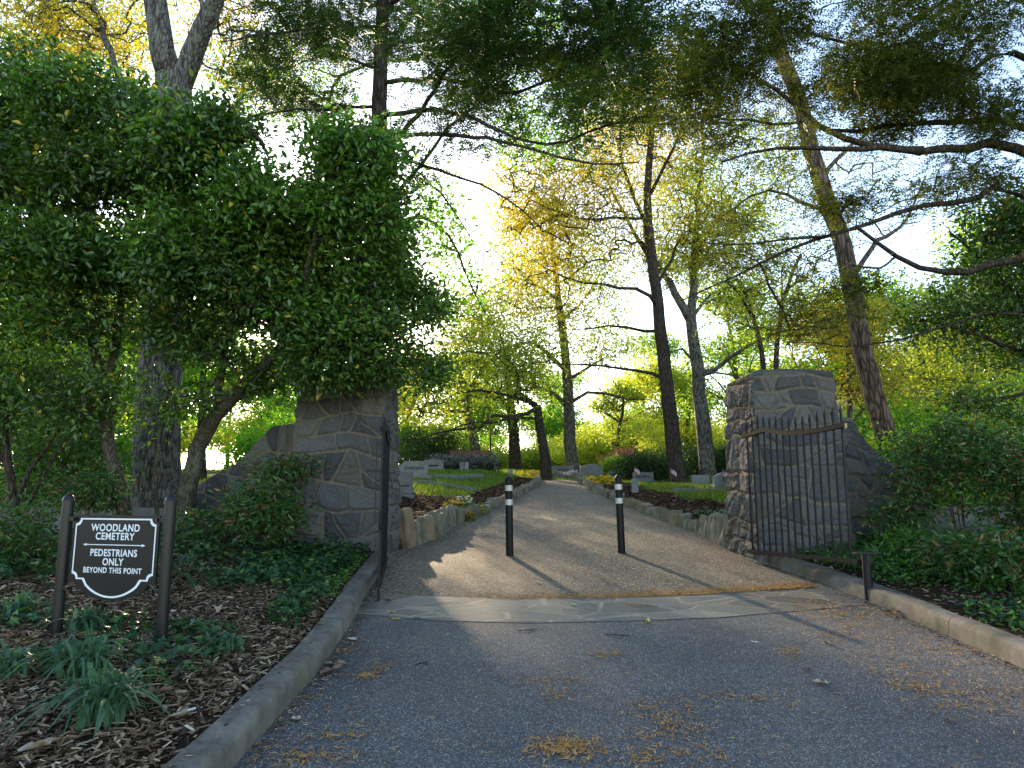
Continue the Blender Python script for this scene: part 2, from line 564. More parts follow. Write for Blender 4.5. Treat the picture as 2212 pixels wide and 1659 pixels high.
def kerb(side, y0, y1):
    ys = np.arange(y0, y1 + .01, .06)
    f = XL if side < 0 else XR
    prof_ = [(0, -.05), (.008, .11), (.022, .137), (.05, .15), (.16, .15), (.185, .142), (.195, .12), (.195, -.05)]
    V = []
    for y in ys:
        x = float(f(y))
        dx = float(f(y + .05) - f(y - .05)) / .1
        nx_, ny_ = 1 / math.hypot(1, dx), -dx / math.hypot(1, dx)
        if side < 0: nx_, ny_ = -nx_, -ny_
        for o_, h in prof_:
            wob = (vnoise(np.array([x * 1.0, y, h * 8]), 4, 2) - .5) * .012
            jt = .010 * (abs((y * 1.0 + 100) % 2.9 - 1.45) < .035) if h > .1 else 0
            chip = -.022 * max(0, float(vnoise(np.array([x, y, 3.0]), 6, 11)) - .74) / .26 if .01 < o_ < .1 and h > .1 else 0
            V.append((x + nx_ * (o_ + wob + (jt if o_ < .05 else 0)), y + ny_ * o_, float(prof(y)) + h - jt + chip + (wob * .6 if h > .1 else 0)))
    n = len(prof_); V = np.array(V); i = np.arange(len(V)).reshape(len(ys), n)
    Q = np.stack([i[:-1, :-1], i[:-1, 1:], i[1:, 1:], i[1:, :-1]], -1).reshape(-1, 4)
    if side < 0: Q = Q[:, ::-1]
    q = np.concatenate([Q, [[i[0, 0], i[0, 1], i[0, 6], i[0, 7]], [i[-1, 0], i[-1, 1], i[-1, 6], i[-1, 7]]]])
    me = npmesh('kerb', V, quads=q, smooth=True)
    meta(link('kerb', me, M['kerb']), kind='structure')
kerb(-1, -8, 9.18)
kerb(1, -8, 8.98)

# ------------------------------------------------------------------ rubble masonry
def stone_pattern(U, V, seed, cw=.35, ch=.275):
    """rubble brought roughly to courses: uneven beds, slanting heads, some stones split on the skew"""
    rg = np.random.default_rng(seed)
    p = np.stack([U, V], -1)
    u = U + (vnoise(p, 2.6, seed) - .5) * .10 + (vnoise(p, 7, seed + 2) - .5) * .03
    v = V + (vnoise(p, 1.9, seed + 5) - .5) * .24 + (vnoise(p, 6, seed + 7) - .5) * .035
    e = np.full(U.shape, 9.0); T = np.zeros(U.shape)
    y = v.min() - .05
    while y < v.max() + .05:
        h = ch * rg.uniform(.6, 1.45)
        row = (v >= y) & (v < y + h)
        ev = np.minimum(v - y, y + h - v)
        x = u.min() - rg.uniform(.05, .5)
        slant0 = rg.uniform(-.25, .25)
        while x < u.max() + .3:
            w_ = cw * rg.uniform(.45, 1.5); slant1 = rg.uniform(-.35, .35)
            a = u - x - slant0 * (v - y - h / 2); b_ = x + w_ + slant1 * (v - y - h / 2) - u
            m = row & (a >= 0) & (b_ >= 0)
            ee = np.minimum(np.minimum(ev, a), b_)
            t0 = rg.random()
            tt = np.full(U.shape, t0)
            r = rg.random()
            if r < .5 and w_ > .18:
                if r < .2:      # level split
                    s = v - (y + h * rg.uniform(.4, .6)) + rg.uniform(-.3, .3) * (u - x - w_ / 2)
                else:           # skew split
                    al = rg.uniform(.5, 1.1) * rg.choice([-1, 1])
                    s = (u - x - w_ / 2) * math.sin(al) + (v - y - h / 2) * math.cos(al) * .9 + rg.uniform(-.03, .03)
                ee = np.minimum(ee, np.abs(s)); tt = np.where(s > 0, rg.random(), t0)
            e = np.where(m, ee, e); T = np.where(m, tt, T)
            x += w_; slant0 = slant1
        y += h
    e = np.where(e > 8, 0.0, e)
    return e, T

def stone_face(o, ax, h, nrm, W, top, seed, st=.013, batter=(0, 0)):
    """face starting at o, running along ax for W, up by top(u)"""
    o, ax, nrm = map(lambda a: np.array(a, float), (o, ax, nrm))
    nu = max(6, int(W / st)); nv = max(6, int(h / st))
    u = np.linspace(0, 1, nu); v = np.linspace(0, 1, nv)
    Ug, Vg = np.meshgrid(u, v)
    hh = top(Ug * W) if callable(top) else np.full_like(Ug, top)
    Zr = Vg * hh
    Um = Ug * W
    e, T = stone_pattern(Um + seed * 3.1, Zr + seed, seed)
    ed = np.minimum(np.minimum(Um, W - Um), np.minimum(hh - Zr, 9)) / .03
    P3 = np.stack([Um, Zr, np.full_like(Um, seed)], -1)
    rough = (vnoise(P3, 9, 1) - .5) * .028 + (vnoise(P3, 26, 2) - .5) * .014 + (vnoise(P3, 60, 3) - .5) * .006
    mort = 1 - sm((e - .0085 - (vnoise(P3, 5, 12) - .5) * .008) / .005)
    stone_h = .034 * sm((e - .010) / .035) + rough * 1.5 + (T - .5) * .03 + (vnoise(P3 + np.stack([T, T, T], -1) * 40, 4, 6) - .5) * .03
    mh = .012 + (vnoise(P3, 20, 7) - .5) * .004
    disp = (stone_h * (1 - mort) + mh * mort) * np.clip(ed, 0, 1)
    bl, br = batter
    fr = 1 - Vg
    pos = o + ax * (Um - bl * fr * 1.0 * (1 - Ug) + br * fr * Ug)[..., None] + np.array([0, 0, 1]) * Zr[..., None] + nrm * (disp + (max(bl, br)) * fr)[..., None]
    i = np.arange(nu * nv).reshape(nv, nu)
    Q = np.stack([i[:-1, :-1], i[:-1, 1:], i[1:, 1:], i[1:, :-1]], -1).reshape(-1, 4)
    return pos.reshape(-1, 3), Q, mort.ravel(), T.ravel()

def merge(parts):
    V, Q, A, B, n = [], [], [], [], 0
    for v, q, a, b in parts:
        V.append(v); Q.append(q + n); A.append(a); B.append(b); n += len(v)
    return np.concatenate(V), np.concatenate(Q), np.concatenate(A), np.concatenate(B)

def pillar(x0, x1, y0, y1, z0, z1, label, seed):
    b = .09
    h = z1 - z0
    F = [stone_face((x0, y0, z0), (1, 0, 0), h, (0, -1, 0), x1 - x0, h, seed, batter=(b, b)),
         stone_face((x1, y0, z0), (0, 1, 0), h, (1, 0, 0), y1 - y0, h, seed + 1, batter=(b, b)),
         stone_face((x1, y1, z0), (-1, 0, 0), h, (0, 1, 0), x1 - x0, h, seed + 2, .03, batter=(b, b)),
         stone_face((x0, y1, z0), (0, -1, 0), h, (-1, 0, 0), y1 - y0, h, seed + 3, batter=(b, b))]
    nx = 24
    X, Y_ = np.meshgrid(np.linspace(x0, x1, nx), np.linspace(y0, y1, nx))
    e = np.minimum(np.minimum(X - x0, x1 - X), np.minimum(Y_ - y0, y1 - Y_))
    Z = z1 + np.minimum(e, .1) * .4 + (vnoise(np.stack([X, Y_], -1), 8, 4) - .5) * .03 * np.clip(e / .05, 0, 1)
    i = np.arange(nx * nx).reshape(nx, nx)
    F.append((np.stack([X, Y_, Z], -1).reshape(-1, 3), np.stack([i[:-1, :-1], i[:-1, 1:], i[1:, 1:], i[1:, :-1]], -1).reshape(-1, 4), np.zeros(nx * nx), np.full(nx * nx, .3)))
    V, Q, A, B = merge(F)
    o = link('gate_pillar', npmesh('gate_pillar', V, quads=Q, smooth=True, attrs={'mortar': A, 'tone': B}), M['rubble'])
    meta(o, label, 'gate pillar', 'stone gate pillars')

pillar(3.24, 4.30, 9.0, 10.15, .45, 3.1, 'broad grey stone gate pillar standing clear of leaves, its path side lit by the sun', 3)
pillar(-2.9, -1.74, 9.2, 10.15, .45, 3.12, 'dark grey stone gate pillar with its top under the overhanging leaves', 21)

def wing(x0, x1, yf, th, topf, label, seed, z0=.4):
    W = x1 - x0
    tf = lambda u: topf(x0 + u) - z0
    hmax = max(topf(np.linspace(x0, x1, 60))) - z0
    F = [stone_face((x0, yf, z0), (1, 0, 0), hmax, (0, -1, 0), W, tf, seed, .016),
         stone_face((x1, yf + th, z0), (-1, 0, 0), hmax, (0, 1, 0), W, lambda u: topf(x1 - u) - z0, seed + 1, .04)]
    n = int(W / .05)
    xs = np.linspace(x0, x1, n)
    V = np.array([(x, yf + t * th, float(topf(x)) + (.02 * math.sin(math.pi * t))) for x in xs for t in (0, .15, .5, .85, 1)])
    i = np.arange(len(V)).reshape(n, 5)
    F.append((V, np.stack([i[:-1, :-1], i[1:, :-1], i[1:, 1:], i[:-1, 1:]], -1).reshape(-1, 4), np.full(len(V), .1), np.full(len(V), .15)))
    for xe in (x0, x1):
        t = float(topf(xe))
        F.append((np.array([(xe, yf, z0), (xe, yf + th, z0), (xe, yf + th, t), (xe, yf, t)]), np.array([[0, 1, 2, 3]]), np.zeros(4), np.full(4, .3)))
    V, Q, A, B = merge(F)
    o = link('curved_wall', npmesh('curved_wall', V, quads=Q, smooth=True, attrs={'mortar': A, 'tone': B}), M['rubble'])
    meta(o, label, 'wall')

LW = [P(*q, 9.55) for q in [(395, 1104), (410, 1078), (430, 1048), (470, 1024), (520, 998), (560, 952), (590, 922), (640, 915), (660, 915)]]
wing(LW[0][0], -2.86, 9.5, .4, lambda x: np.interp(x, [p[0] for p in LW], [p[2] for p in LW]), 'dark curved stone wing wall sweeping down behind the left leafy shrub', 31)
RW = [P(*q, 9.5) for q in [(1790, 902), (1836, 903), (1847, 924), (1862, 948), (1887, 976), (1906, 990), (1935, 1012), (1975, 1052), (2000, 1075)]]
wing(4.27, RW[-1][0], 9.45, .4, lambda x: np.interp(x, [p[0] for p in RW], [p[2] for p in RW]), 'dark curved stone wing wall sweeping down beside the right pillar', 41)

def lowwall(x0, x1, y0, y1, z, label):
    b = MB()
    n = int(abs(x1 - x0) / .5)
    for t in range(n):
        a = t / n; c_ = (t + 1) / n
        xa, xb = x0 + (x1 - x0) * a, x0 + (x1 - x0) * c_
    xs = np.linspace(x0, x1, n + 1)
    ys = np.linspace(y0, y1, n + 1)
    V = []
    for x, y in zip(xs, ys):
        zz = z + (vnoise(np.array([x, y]), 2, 3) - .5) * .05
        V += [(x, y, .2), (x, y, zz - .03), (x, y + .03, zz), (x, y + .33, zz), (x, y + .36, zz - .03), (x, y + .36, .2)]
    i = np.arange(len(V)).reshape(-1, 6)
    Q = np.stack([i[:-1, :-1], i[1:, :-1], i[1:, 1:], i[:-1, 1:]], -1).reshape(-1, 4)
    Q = np.concatenate([Q, [[i[0, 0], i[0, 1], i[0, 4], i[0, 5]], [i[-1, 0], i[-1, 1], i[-1, 4], i[-1, 5]]]])
    meta(link('low_wall', npmesh('low_wall', V, quads=Q), M['lowwall']), label, 'wall')
lowwall(LW[0][0] + .02, -14, 9.6, 11.2, 1.27, 'low mossy stone wall running behind the sign and leaning trunks')
lowwall(RW[-1][0] - .02, 14, 9.55, 10.4, 1.28, 'low dark stone wall among the bushes beyond the right pillar')

# ------------------------------------------------------------------ gates
def gate(A, B, zbA, zbB, zt, tops, label, wave, n=15, drop=False):
    A = np.array(A, float); B = np.array(B, float)
    root = empty('iron_gate', (A[0], A[1], zbA), label, 'gate', 'black iron gate leaves')
    d = (B - A)
    for k in range(n):
        t = (k + .5) / n
        x, y = A + d * t
        zb = zbA + (zbB - zbA) * t
        ztop = float(np.interp(t, *tops))
        b = MB()
        s_ = .0135
        b.lathe((x, y, zb - .03), [(s_, 0), (s_, ztop - zb - .06), (s_ * 1.25, ztop - zb - .05), (s_ * 1.2, ztop - zb - .02), (.001, ztop - zb + .05)], 6)
        b.build('picket', M['iron'], root)
    for nm, zf, hh in (('bottom_rail', lambda t: zbA + (zbB - zbA) * t, .04), ('top_rail', lambda t: float(np.interp(t, *wave)), .05)):
        b = MB()
        nrm = np.array([-d[1], d[0]]) / np.hypot(*d)
        m_ = 24
        pts = []
        for k in range(m_ + 1):
            t = -.02 + 1.05 * k / m_
            p = A + d * t
            for so, sz in ((-1, -1), (1, -1), (1, 1), (-1, 1)):
                pts.append((p[0] + nrm[0] * so * .03, p[1] + nrm[1] * so * .03, zf(t) + sz * hh / 2))
        fs = [(0, 1, 2, 3), tuple(m_ * 4 + q for q in (3, 2, 1, 0))]
        for k in range(m_):
            for q in range(4):
                fs.append((k * 4 + q, k * 4 + 4 + q, k * 4 + 4 + (q + 1) % 4, k * 4 + (q + 1) % 4))
        b.add(pts, fs)
        b.build(nm, M['rail_iron'], root)
    if drop:
        b = MB(); x, y = B
        b.bar((x + .01, y - .04, float(prof(y)) + .005), (x + .01, y - .04, zbB + .9), .022, .022)
        b.build('drop_rod', M['iron'], root)
        b = MB()
        for k in range(16):
            a0, a1 = 2 * math.pi * k / 16, 2 * math.pi * (k + 1) / 16
            b.bar((x + .01, y - .06 + .05 * math.cos(a0), zbB + .62 + .085 * math.sin(a0)), (x + .01, y - .06 + .05 * math.cos(a1), zbB + .62 + .085 * math.sin(a1)), .014, .014)
        b.build('ring_handle', M['iron'], root)
        b = MB()
        b.bar((x - .16, y + .02, zbB + 1.12), (x + .0, y + .02, zbB + 1.12), .03, .03)
        b.bar((x - .06, y + .02, zbB + .6), (x - .06, y + .02, zbB + 1.45), .010, .010)
        b.build('latch', M['iron'], root)
    else:
        b = MB()
        b.box((B[0] + .02, B[1] - .03, zbB + 1.39), (.09, .09, .05)); b.build('end_cap', M['iron'], root)
    return root

gate((3.10, 9.08), (3.52, 7.16), .74, .82, None, ([0, .2, .35, .6, 1], [2.44, 2.47, 2.42, 2.38, 2.43]),
     'open black iron gate leaf with spear tips leaning across the right pillar', ([-.1, 0, .24, .45, .62, .8, 1.1], [2.22, 2.235, 2.285, 2.215, 2.19, 2.20, 2.235]))
gate((-1.64, 9.1), (-1.33, 7.0), .66, .62, None, ([0, .5, 1], [2.34, 2.3, 2.32]),
     'open black iron gate leaf seen edge on beside the dark left pillar', ([-.1, 0, .3, .6, .85, 1.1], [2.2, 2.2, 2.1, 2.12, 2.2, 2.14]), drop=True)

def gate_stop():
    x, y = 3.56, 7.02
    z = float(prof(y))
    root = empty('gate_stop_post', (x, y, z), 'short black iron stop post holding the end of the open right gate', 'gate post')
    b = MB(); b.lathe((x, y, z - .05), [(.042, 0), (.042, .5)], 16); b.build('post', M['iron'], root, smooth=True)
    b = MB(); b.box((x + .01, y, z + .462), (.26, .07, .02)); b.box((x, y - .03, z + .40), (.04, .03, .1)); b.build('bracket', M['iron'], root, bevel=.003)
    b = MB()
    for k in range(40):
        a0, a1 = k * .9, (k + 1) * .9
        b.bar((x + .075 + .017 * math.cos(a0), y - .01 + .017 * math.sin(a0), z + .25 + k * .005), (x + .075 + .017 * math.cos(a1), y - .01 + .017 * math.sin(a1), z + .25 + (k + 1) * .005), .006, .006)
    b.build('spring', M['rail_iron'], root)
gate_stop()

# ------------------------------------------------------------------ bollards
def bollards():
    first = None
    for (x, y), lean, lab in (((-.03, 9.63), (0, R(-.9)), 'black bollard with two silver bands nearer the left gate pillar'),
                              ((1.55, 9.85), (0, R(-1.6)), 'black bollard with two silver bands nearer the right gate pillar')):
        z = float(prof(y))
        if first is None:
            root = empty('bollard', (0, 0, 0), lab, 'bollard', 'black bollards on the gravel path')
            r = .052
            b = MB(); b.lathe((0, 0, -.06), [(r + .012, 0), (r + .012, .066), (r, .068), (r, 1.10)] + [(r * math.cos(a), 1.10 + r * math.sin(a)) for a in (.3, .6, .9, 1.2, 1.45)], 28)
            ps = [b.build('post', M['bollard'], root, smooth=True, world=False)]
            for zz in (.69, .885):
                b = MB(); b.lathe((0, 0, zz), [(r + .0018, 0), (r + .0018, .078)], 28)
                ps.append(b.build('reflective_band', M['band'], root, smooth=True, world=False))
            first = root; kids = ps
        else:
            root = first.copy(); COL.objects.link(root); root['label'] = lab
            for k in kids:
                q = k.copy(); COL.objects.link(q); q.parent = root
        root.location = (x, y, z)
        root.rotation_euler = (lean[0], lean[1], 0)
bollards()

# ------------------------------------------------------------------ sign
def txt(cu, parent):
    tmp = bpy.data.objects.new('tmp', cu); COL.objects.link(tmp)
    dg = bpy.context.evaluated_depsgraph_get()
    me = bpy.data.meshes.new_from_object(tmp.evaluated_get(dg)); me.name = 'lettering'
    bpy.data.objects.remove(tmp)
    t = bpy.data.objects.new('lettering', me); COL.objects.link(t); t.parent = parent
    return t
def sign():
    xa, ya, xb, yb = -3.34, 5.2, -2.47, 5.0
    za, zb_ = float(gz(xa, ya)), float(gz(xb, yb))
    L = math.hypot(xb - xa, yb - ya)
    rz = math.atan2(yb - ya, xb - xa)
    root = empty('cemetery_sign', (xa, ya, za), 'dark sign board lettered in white on two round domed posts', 'sign', None, rz)
    bpy.context.view_layer.update()
    def loc(o): return o
    for px, zz in ((0, 0), (L, zb_ - za)):
        b = MB(); r = .039
        b.lathe((px, 0, -.1), [(r, 0), (r, 1.0 + .06)], 24)
        p = b.build('post', M['post'], root, smooth=True, world=False)
        b = MB(); b.lathe((px, 0, .955), [(r + .004, 0), (r + .004, .012)] + [((r + .002) * math.cos(a), .014 + .045 * math.sin(a)) for a in (0, .3, .6, .9, 1.2, 1.45)], 24)
        link('cap', b.mesh('cap', M['post'], True), None, p, False)
        for hz in (.32, .82):
            b = MB(); b.lathe((px, 0, hz), [(r + .004, 0), (r + .004, .022)], 24)
            sx = 1 if px == 0 else -1
            b.box((px + sx * (r + .03), -.012, hz + .011), (.07, .02, .03)); b.lathe((px + sx * (r + .045), -.03, hz - .002), [(.011, 0), (.011, .026)], 10)
            link('bracket', b.mesh('bracket', M['post']), None, p, False)
    # panel outline
    cx = L / 2; hw = L / 2 - .075
    zt, zs = .86, .375
    def outline(ins, notch, bulge=.125):
        w_, t_, s_ = hw - ins, zt - ins, zs + ins
        pts = []
        def arc(cx_, cz_, a0, a1, r_, k=7):
            for q in range(k + 1):
                a = a0 + (a1 - a0) * q / k
                pts.append((cx_ + r_ * math.cos(a), cz_ + r_ * math.sin(a)))
        if notch:
            arc(-w_, t_, 0, -math.pi / 2, notch)                     # top left concave
            arc(-w_, s_, math.pi / 2, 0, notch)                      # bottom left
        else:
            pts.extend([(-w_, t_), (-w_, s_)])
        bw = w_ - (notch or .0) - .055
        pts.append((-bw, s_))
        for q in range(1, 16):
            t = q / 16
            x = -bw + 2 * bw * t
            pts.append((x, s_ - (bulge) * math.sin(math.pi * t) ** .62))
        pts.append((bw, s_))
        if notch:
            arc(w_, s_, math.pi, math.pi / 2, notch)
            arc(w_, t_, -math.pi / 2, -math.pi, notch)
        else:
            pts.extend([(w_, s_), (w_, t_)])
        return [(cx + x, z) for x, z in pts]
    b = MB(); b.prism(outline(0, 0), -.008, .008)
    panel = b.build('panel', M['panel'], root, world=False)
    o1, o2 = outline(.022, .04), outline(.033, .045, .123)
    n = len(o1); b = MB()
    b.add([(x, -.0105, z) for x, z in o1] + [(x, -.0105, z) for x, z in o2], [(i, (i + 1) % n, n + (i + 1) % n, n + i) for i in range(n)])
    link('border', b.mesh('border', M['white']), None, panel, False)
    def text(body, z, size, off=.0, sx=1.0):
        cu = bpy.data.curves.new('lettering', 'FONT'); cu.body = body; cu.size = size; cu.align_x = 'CENTER'; cu.align_y = 'CENTER'
        cu.offset = size * .022; cu.space_character = 1.1; cu.extrude = .0004
        cu.materials.append(M['white'])
        t = txt(cu, panel)
        t.location = (cx + off, -.0100, z); t.rotation_euler = (R(90), 0, 0); t.scale = (sx, 1, 1)
    text('WOODLAND', .768, .072, sx=.9); text('CEMETERY', .706, .072, sx=.9)
    text('PEDESTRIANS', .588, .070, sx=.88); text('ONLY', .524, .070, sx=.9); text('BEYOND THIS POINT', .464, .055, sx=.88)
    b = MB()
    b.box((cx, -.0105, .647), (.50, .001, .006))
    for s_ in (-1, 1):
        b.add([(cx + s_ * .235, -.0115, .658), (cx + s_ * .27, -.0115, .647), (cx + s_ * .235, -.0115, .636), (cx + s_ * .245, -.0115, .647)], [(0, 1, 2, 3)])
    link('arrow_line', b.mesh('arrow_line', M['white']), None, panel, False)
sign()

# ------------------------------------------------------------------ edging stones
def rock_mesh(seed, flat=False):
    import bmesh
    bm = bmesh.new(); bmesh.ops.create_cube(bm, size=1)
    bmesh.ops.subdivide_edges(bm, edges=bm.edges[:], cuts=5, use_grid_fill=True)
    rg = np.random.default_rng(seed)
    sk = rg.uniform(-.14, .14, (8, 3))
    V = np.array([v.co[:] for v in bm.verts])
    cor = (V + .5)
    out = V.copy()
    for k in range(8):
        cc = np.array([(k >> 0) & 1, (k >> 1) & 1, (k >> 2) & 1])
        wgt = np.prod(np.where(cc, cor, 1 - cor), axis=1)
        out += wgt[:, None] * sk[k]
    r = np.linalg.norm(V, axis=1)
    out *= (1 - .13 * np.clip((r - .5) / .36, 0, 1) ** 1.5)[:, None]
    out += (np.stack([vnoise(V + seed * 3.3, 3, k) for k in range(3)], -1) - .5) * .16
    out += (np.stack([vnoise(V + seed * 3.3, 8, k + 5) for k in range(3)], -1) - .5) * .06
    for v, p in zip(bm.verts, out): v.co = p; 
    me = bpy.data.meshes.new('edging_stone'); bm.to_mesh(me); bm.free()
    me.materials.append(M['edge'] if seed % 4 else M['edge_tan'])
    return me

def edging():
    ms = [rock_mesh(s) for s in range(1, 13)]
    rg = random.Random(5)
    for side in (-1, 1):
        y = 10.25 if side < 0 else 10.3
        k = 0
        while y < 27.8:
            f = XL if side < 0 else XR
            x = float(f(y)); dx = float(f(y + .1) - f(y - .1)) / .2
            early = y < (12.6 if side < 0 else 11.6)
            ln = rg.uniform(.2, .32) if early else rg.uniform(.18, .36)
            h = (np.interp(y, [10, 12.2, 13.4], [.50, .36, .22]) if side < 0 else np.interp(y, [10.2, 11.2, 12], [.5, .33, .2])) * rg.uniform(.72, 1.15) if y < 14 else rg.uniform(.12, .2)
            st = math.hypot(1, dx)
            yc = y + ln / 2 / st
            xc = float(f(yc)) + side * rg.uniform(.03, .09)
            o = bpy.data.objects.new('edging_stone', ms[rg.randrange(12)])
            COL.objects.link(o)
            o.location = (xc, yc, float(prof(yc)) + h * .5 - .05)
            o.scale = (rg.uniform(.16, .24), ln * .98, h + .1)
            o.rotation_euler = (rg.uniform(-.14, .14), side * rg.uniform(-.02, .2), math.atan2(-dx, 1) + rg.uniform(-.25, .25))
            if early:
                meta(o, 'upright mossy edging slab in the row starting at the %s gate pillar' % ('dark left' if side < 0 else 'sunlit right'), 'edging stone', 'upright edging slabs by the %s pillar' % ('left' if side < 0 else 'right'))
            else:
                meta(o, 'low rough fieldstone in the edging along the %s side of the gravel path' % ('left' if side < 0 else 'right'), 'edging stone', 'low edging stones on the path %s side' % ('left' if side < 0 else 'right'))
            y += ln / st * 1.0 + (.0 if early else rg.uniform(-.02, .03)); k += 1
    # a row closing the end of the path
    x = 1.1
    while x < 2.8:
        ln = rg.uniform(.25, .4)
        o = bpy.data.objects.new('edging_stone', ms[rg.randrange(12)]); COL.objects.link(o)
        yy = 29.5 + rg.uniform(-.1, .1)
        o.location = (x + ln / 2, yy, float(prof(yy)) + .06); o.scale = (ln, .25, .25); o.rotation_euler = (0, 0, rg.uniform(-.2, .2))
        meta(o, 'rough fieldstone in the short row across the far end of the gravel path', 'edging stone', 'stones across the path end')
        x += ln
edging()

# ------------------------------------------------------------------ gravestones and cemetery things
def grave(u0, u1, vtop, vbot, D, label, mat, shape='flat', text=None, tsz=.2, rz=0, th=.22, tz=.45, bsh=1.0, lines=0):
    a, b_ = P(u0, vbot, D), P(u1, vbot, D)
    W = b_[0] - a[0]; cx = (a[0] + b_[0]) / 2
    zt = P((u0 + u1) / 2, vtop, D)[2]
    z0 = min(float(gz(cx, D)), a[2]) - .03
    H = zt - z0
    root = empty('gravestone', (cx, D, z0), label, 'gravestone', 'gravestones beyond the gate', rz)
    bpy.context.view_layer.update()
    n = 14
    hb = .16 if shape != 'plain' else 0
    m = MB()
    if hb:
        m.box((0, 0, hb / 2), (W * bsh, th * 2.0, hb)); m.build('plinth', mat, root, bevel=.012, world=False)
    pts = [(-W * .47, hb + .002), (W * .47, hb + .002)]
    if shape == 'arch':
        for k in range(n + 1):
            t = 1 - 2 * k / n; pts.append((W * .47 * t, H - .14 * abs(t) ** 2.2))
    elif shape == 'shoulder':
        for x, z in ((.47, H - .09), (.40, H - .09), (.385, H - .03), (.36, H), (-.36, H), (-.385, H - .03), (-.40, H - .09), (-.47, H - .09)): pts.append((W * x, z))
    else:
        pts += [(W * .47, H), (-W * .47, H)]
    m = MB(); m.prism(pts, -th / 2, th / 2)
    slab = m.build('slab', mat, root, bevel=.01, world=False)
    if text == '-':
        for q in (0, 1):
            m = MB(); m.box((0, -th / 2 - .004, H * tz - q * .17), (W * .62, .004, .07))
            link('inscription', m.mesh('inscription', M['engrave']), None, slab, False)
    elif text:
        cu = bpy.data.curves.new('lettering', 'FONT'); cu.body = text; cu.size = tsz; cu.align_x = 'CENTER'; cu.align_y = 'CENTER'; cu.offset = .004; cu.extrude = .001
        cu.materials.append(M['engrave'])
        t = txt(cu, slab)
        t.location = (0, -th / 2 - .003, H * tz); t.rotation_euler = (R(90), 0, 0)
    return root

grave(864, 926, 996, 1037, 20, 'large pale gravestone with stepped shoulders behind the smaller mossy one', M['granite'], 'shoulder', 'DARGAN', .135, bsh=1.25, tz=.64)
grave(838, 892, 1019, 1062, 15.6, 'smaller dark mossy gravestone half hidden by the edge on gate leaf', M['granite_dark'], 'flat', 'ZENDORFF', .085, tz=.34)
grave(916, 955, 993, 1020, 27, 'wide pale gravestone with two lines of lettering behind the lavender bed', M['granite'], 'flat', '-', .14, tz=.55, bsh=1.3)
grave(842, 872, 1004, 1030, 24, 'pale gravestone mostly hidden behind the large shouldered one', M['granite'], 'flat', 'HAR', .14)
grave(1188, 1242, 1006, 1034, 32, 'low grey gravestone at the foot of the central oak', M['granite_dark'], 'flat', 'MICES', .2, tz=.62)
grave(1252, 1305, 1002, 1034, 30, 'rounded grey gravestone just right of the central oak trunk', M['granite'], 'arch')
grave(1313, 1358, 1014, 1038, 29, 'grey arched gravestone in front of the pink shrub', M['granite_dark'], 'arch', '-', .12, tz=.6)
grave(1366, 1412, 1020, 1044, 26, 'wide low grey gravestone by the path side of the dark oak', M['granite_dark'], 'flat', 'BROWN', .15, tz=.6, th=.25)
grave(1492, 1532, 1026, 1046, 24, 'plain low gravestone partly behind the pale barked trunk', M['granite'], 'plain')
grave(1540, 1600, 1020, 1055, 19, 'dark rough gravestone next to the right pillar with a small flag before it', M['granite_dark'], 'arch', 'BO', .2, tz=.6)

def marker(u, v, D, h, w_, label):
    p = P(u, v, D); z = float(gz(p[0], D))
    b = MB(); b.box((p[0], D, z + h / 2 - .03), (w_, w_ * .6, h), rz=random.uniform(-.2, .2))
    meta(b.build('grave_marker', M['granite'], bevel=.01), label, 'grave marker', 'small upright grave markers')
marker(1372, 1056, 18, .42, .17, 'small grey marker stone standing in the mulch right of the path')
marker(880, 1035, 26, .34, .2, 'small pale marker post nearest the big shouldered gravestone')
for u, l in ((953, 'small pale marker post at the left end of the lavender bed'), (998, 'left one of the close pair of marker posts before the lavender bed'), (1008, 'right one of the close pair of marker posts before the lavender bed'), (1103, 'small pale marker post just left of the yellow flower mound')):
    marker(u, 1030, 27, .42 if u < 1100 else .3, .17, l)

def coping(pts, label, w_=.16, h_=.13):
    b = MB()
    for a, c_ in zip(pts[:-1], pts[1:]):
        n = max(1, int(math.hypot(c_[0] - a[0], c_[1] - a[1]) / 1.2))
        for k in range(n):
            p = [a[i] + (c_[i] - a[i]) * k / n for i in (0, 1)]; q = [a[i] + (c_[i] - a[i]) * (k + .985) / n for i in (0, 1)]
            b.bar((p[0], p[1], float(gz(*p)) + .02), (q[0], q[1], float(gz(*q)) + .02), w_, h_)
    meta(b.build('grave_coping', M['granite_dark'], bevel=.008), label, 'grave kerb', 'low stone copings in the lawn')
coping([(-7, 20.5), (-1.6, 20.3), (-1.0, 22.5)], 'low stone coping crossing the left lawn in front of the lavender bed', .2, .22)
coping([(-6, 17.6), (-.9, 17.9)], 'low stone coping crossing the left lawn level with the mossy gravestone')
coping([(-5, 15.0), (-2.1, 15.0)], 'low stone coping at the back edge of the left mulch bed')
coping([(4.3, 18.5), (8, 16.0)], 'thin stone coping running across the sunny right lawn')
coping([(5, 22), (9, 21.5)], 'stone coping behind the right lawn near the pale trunk')

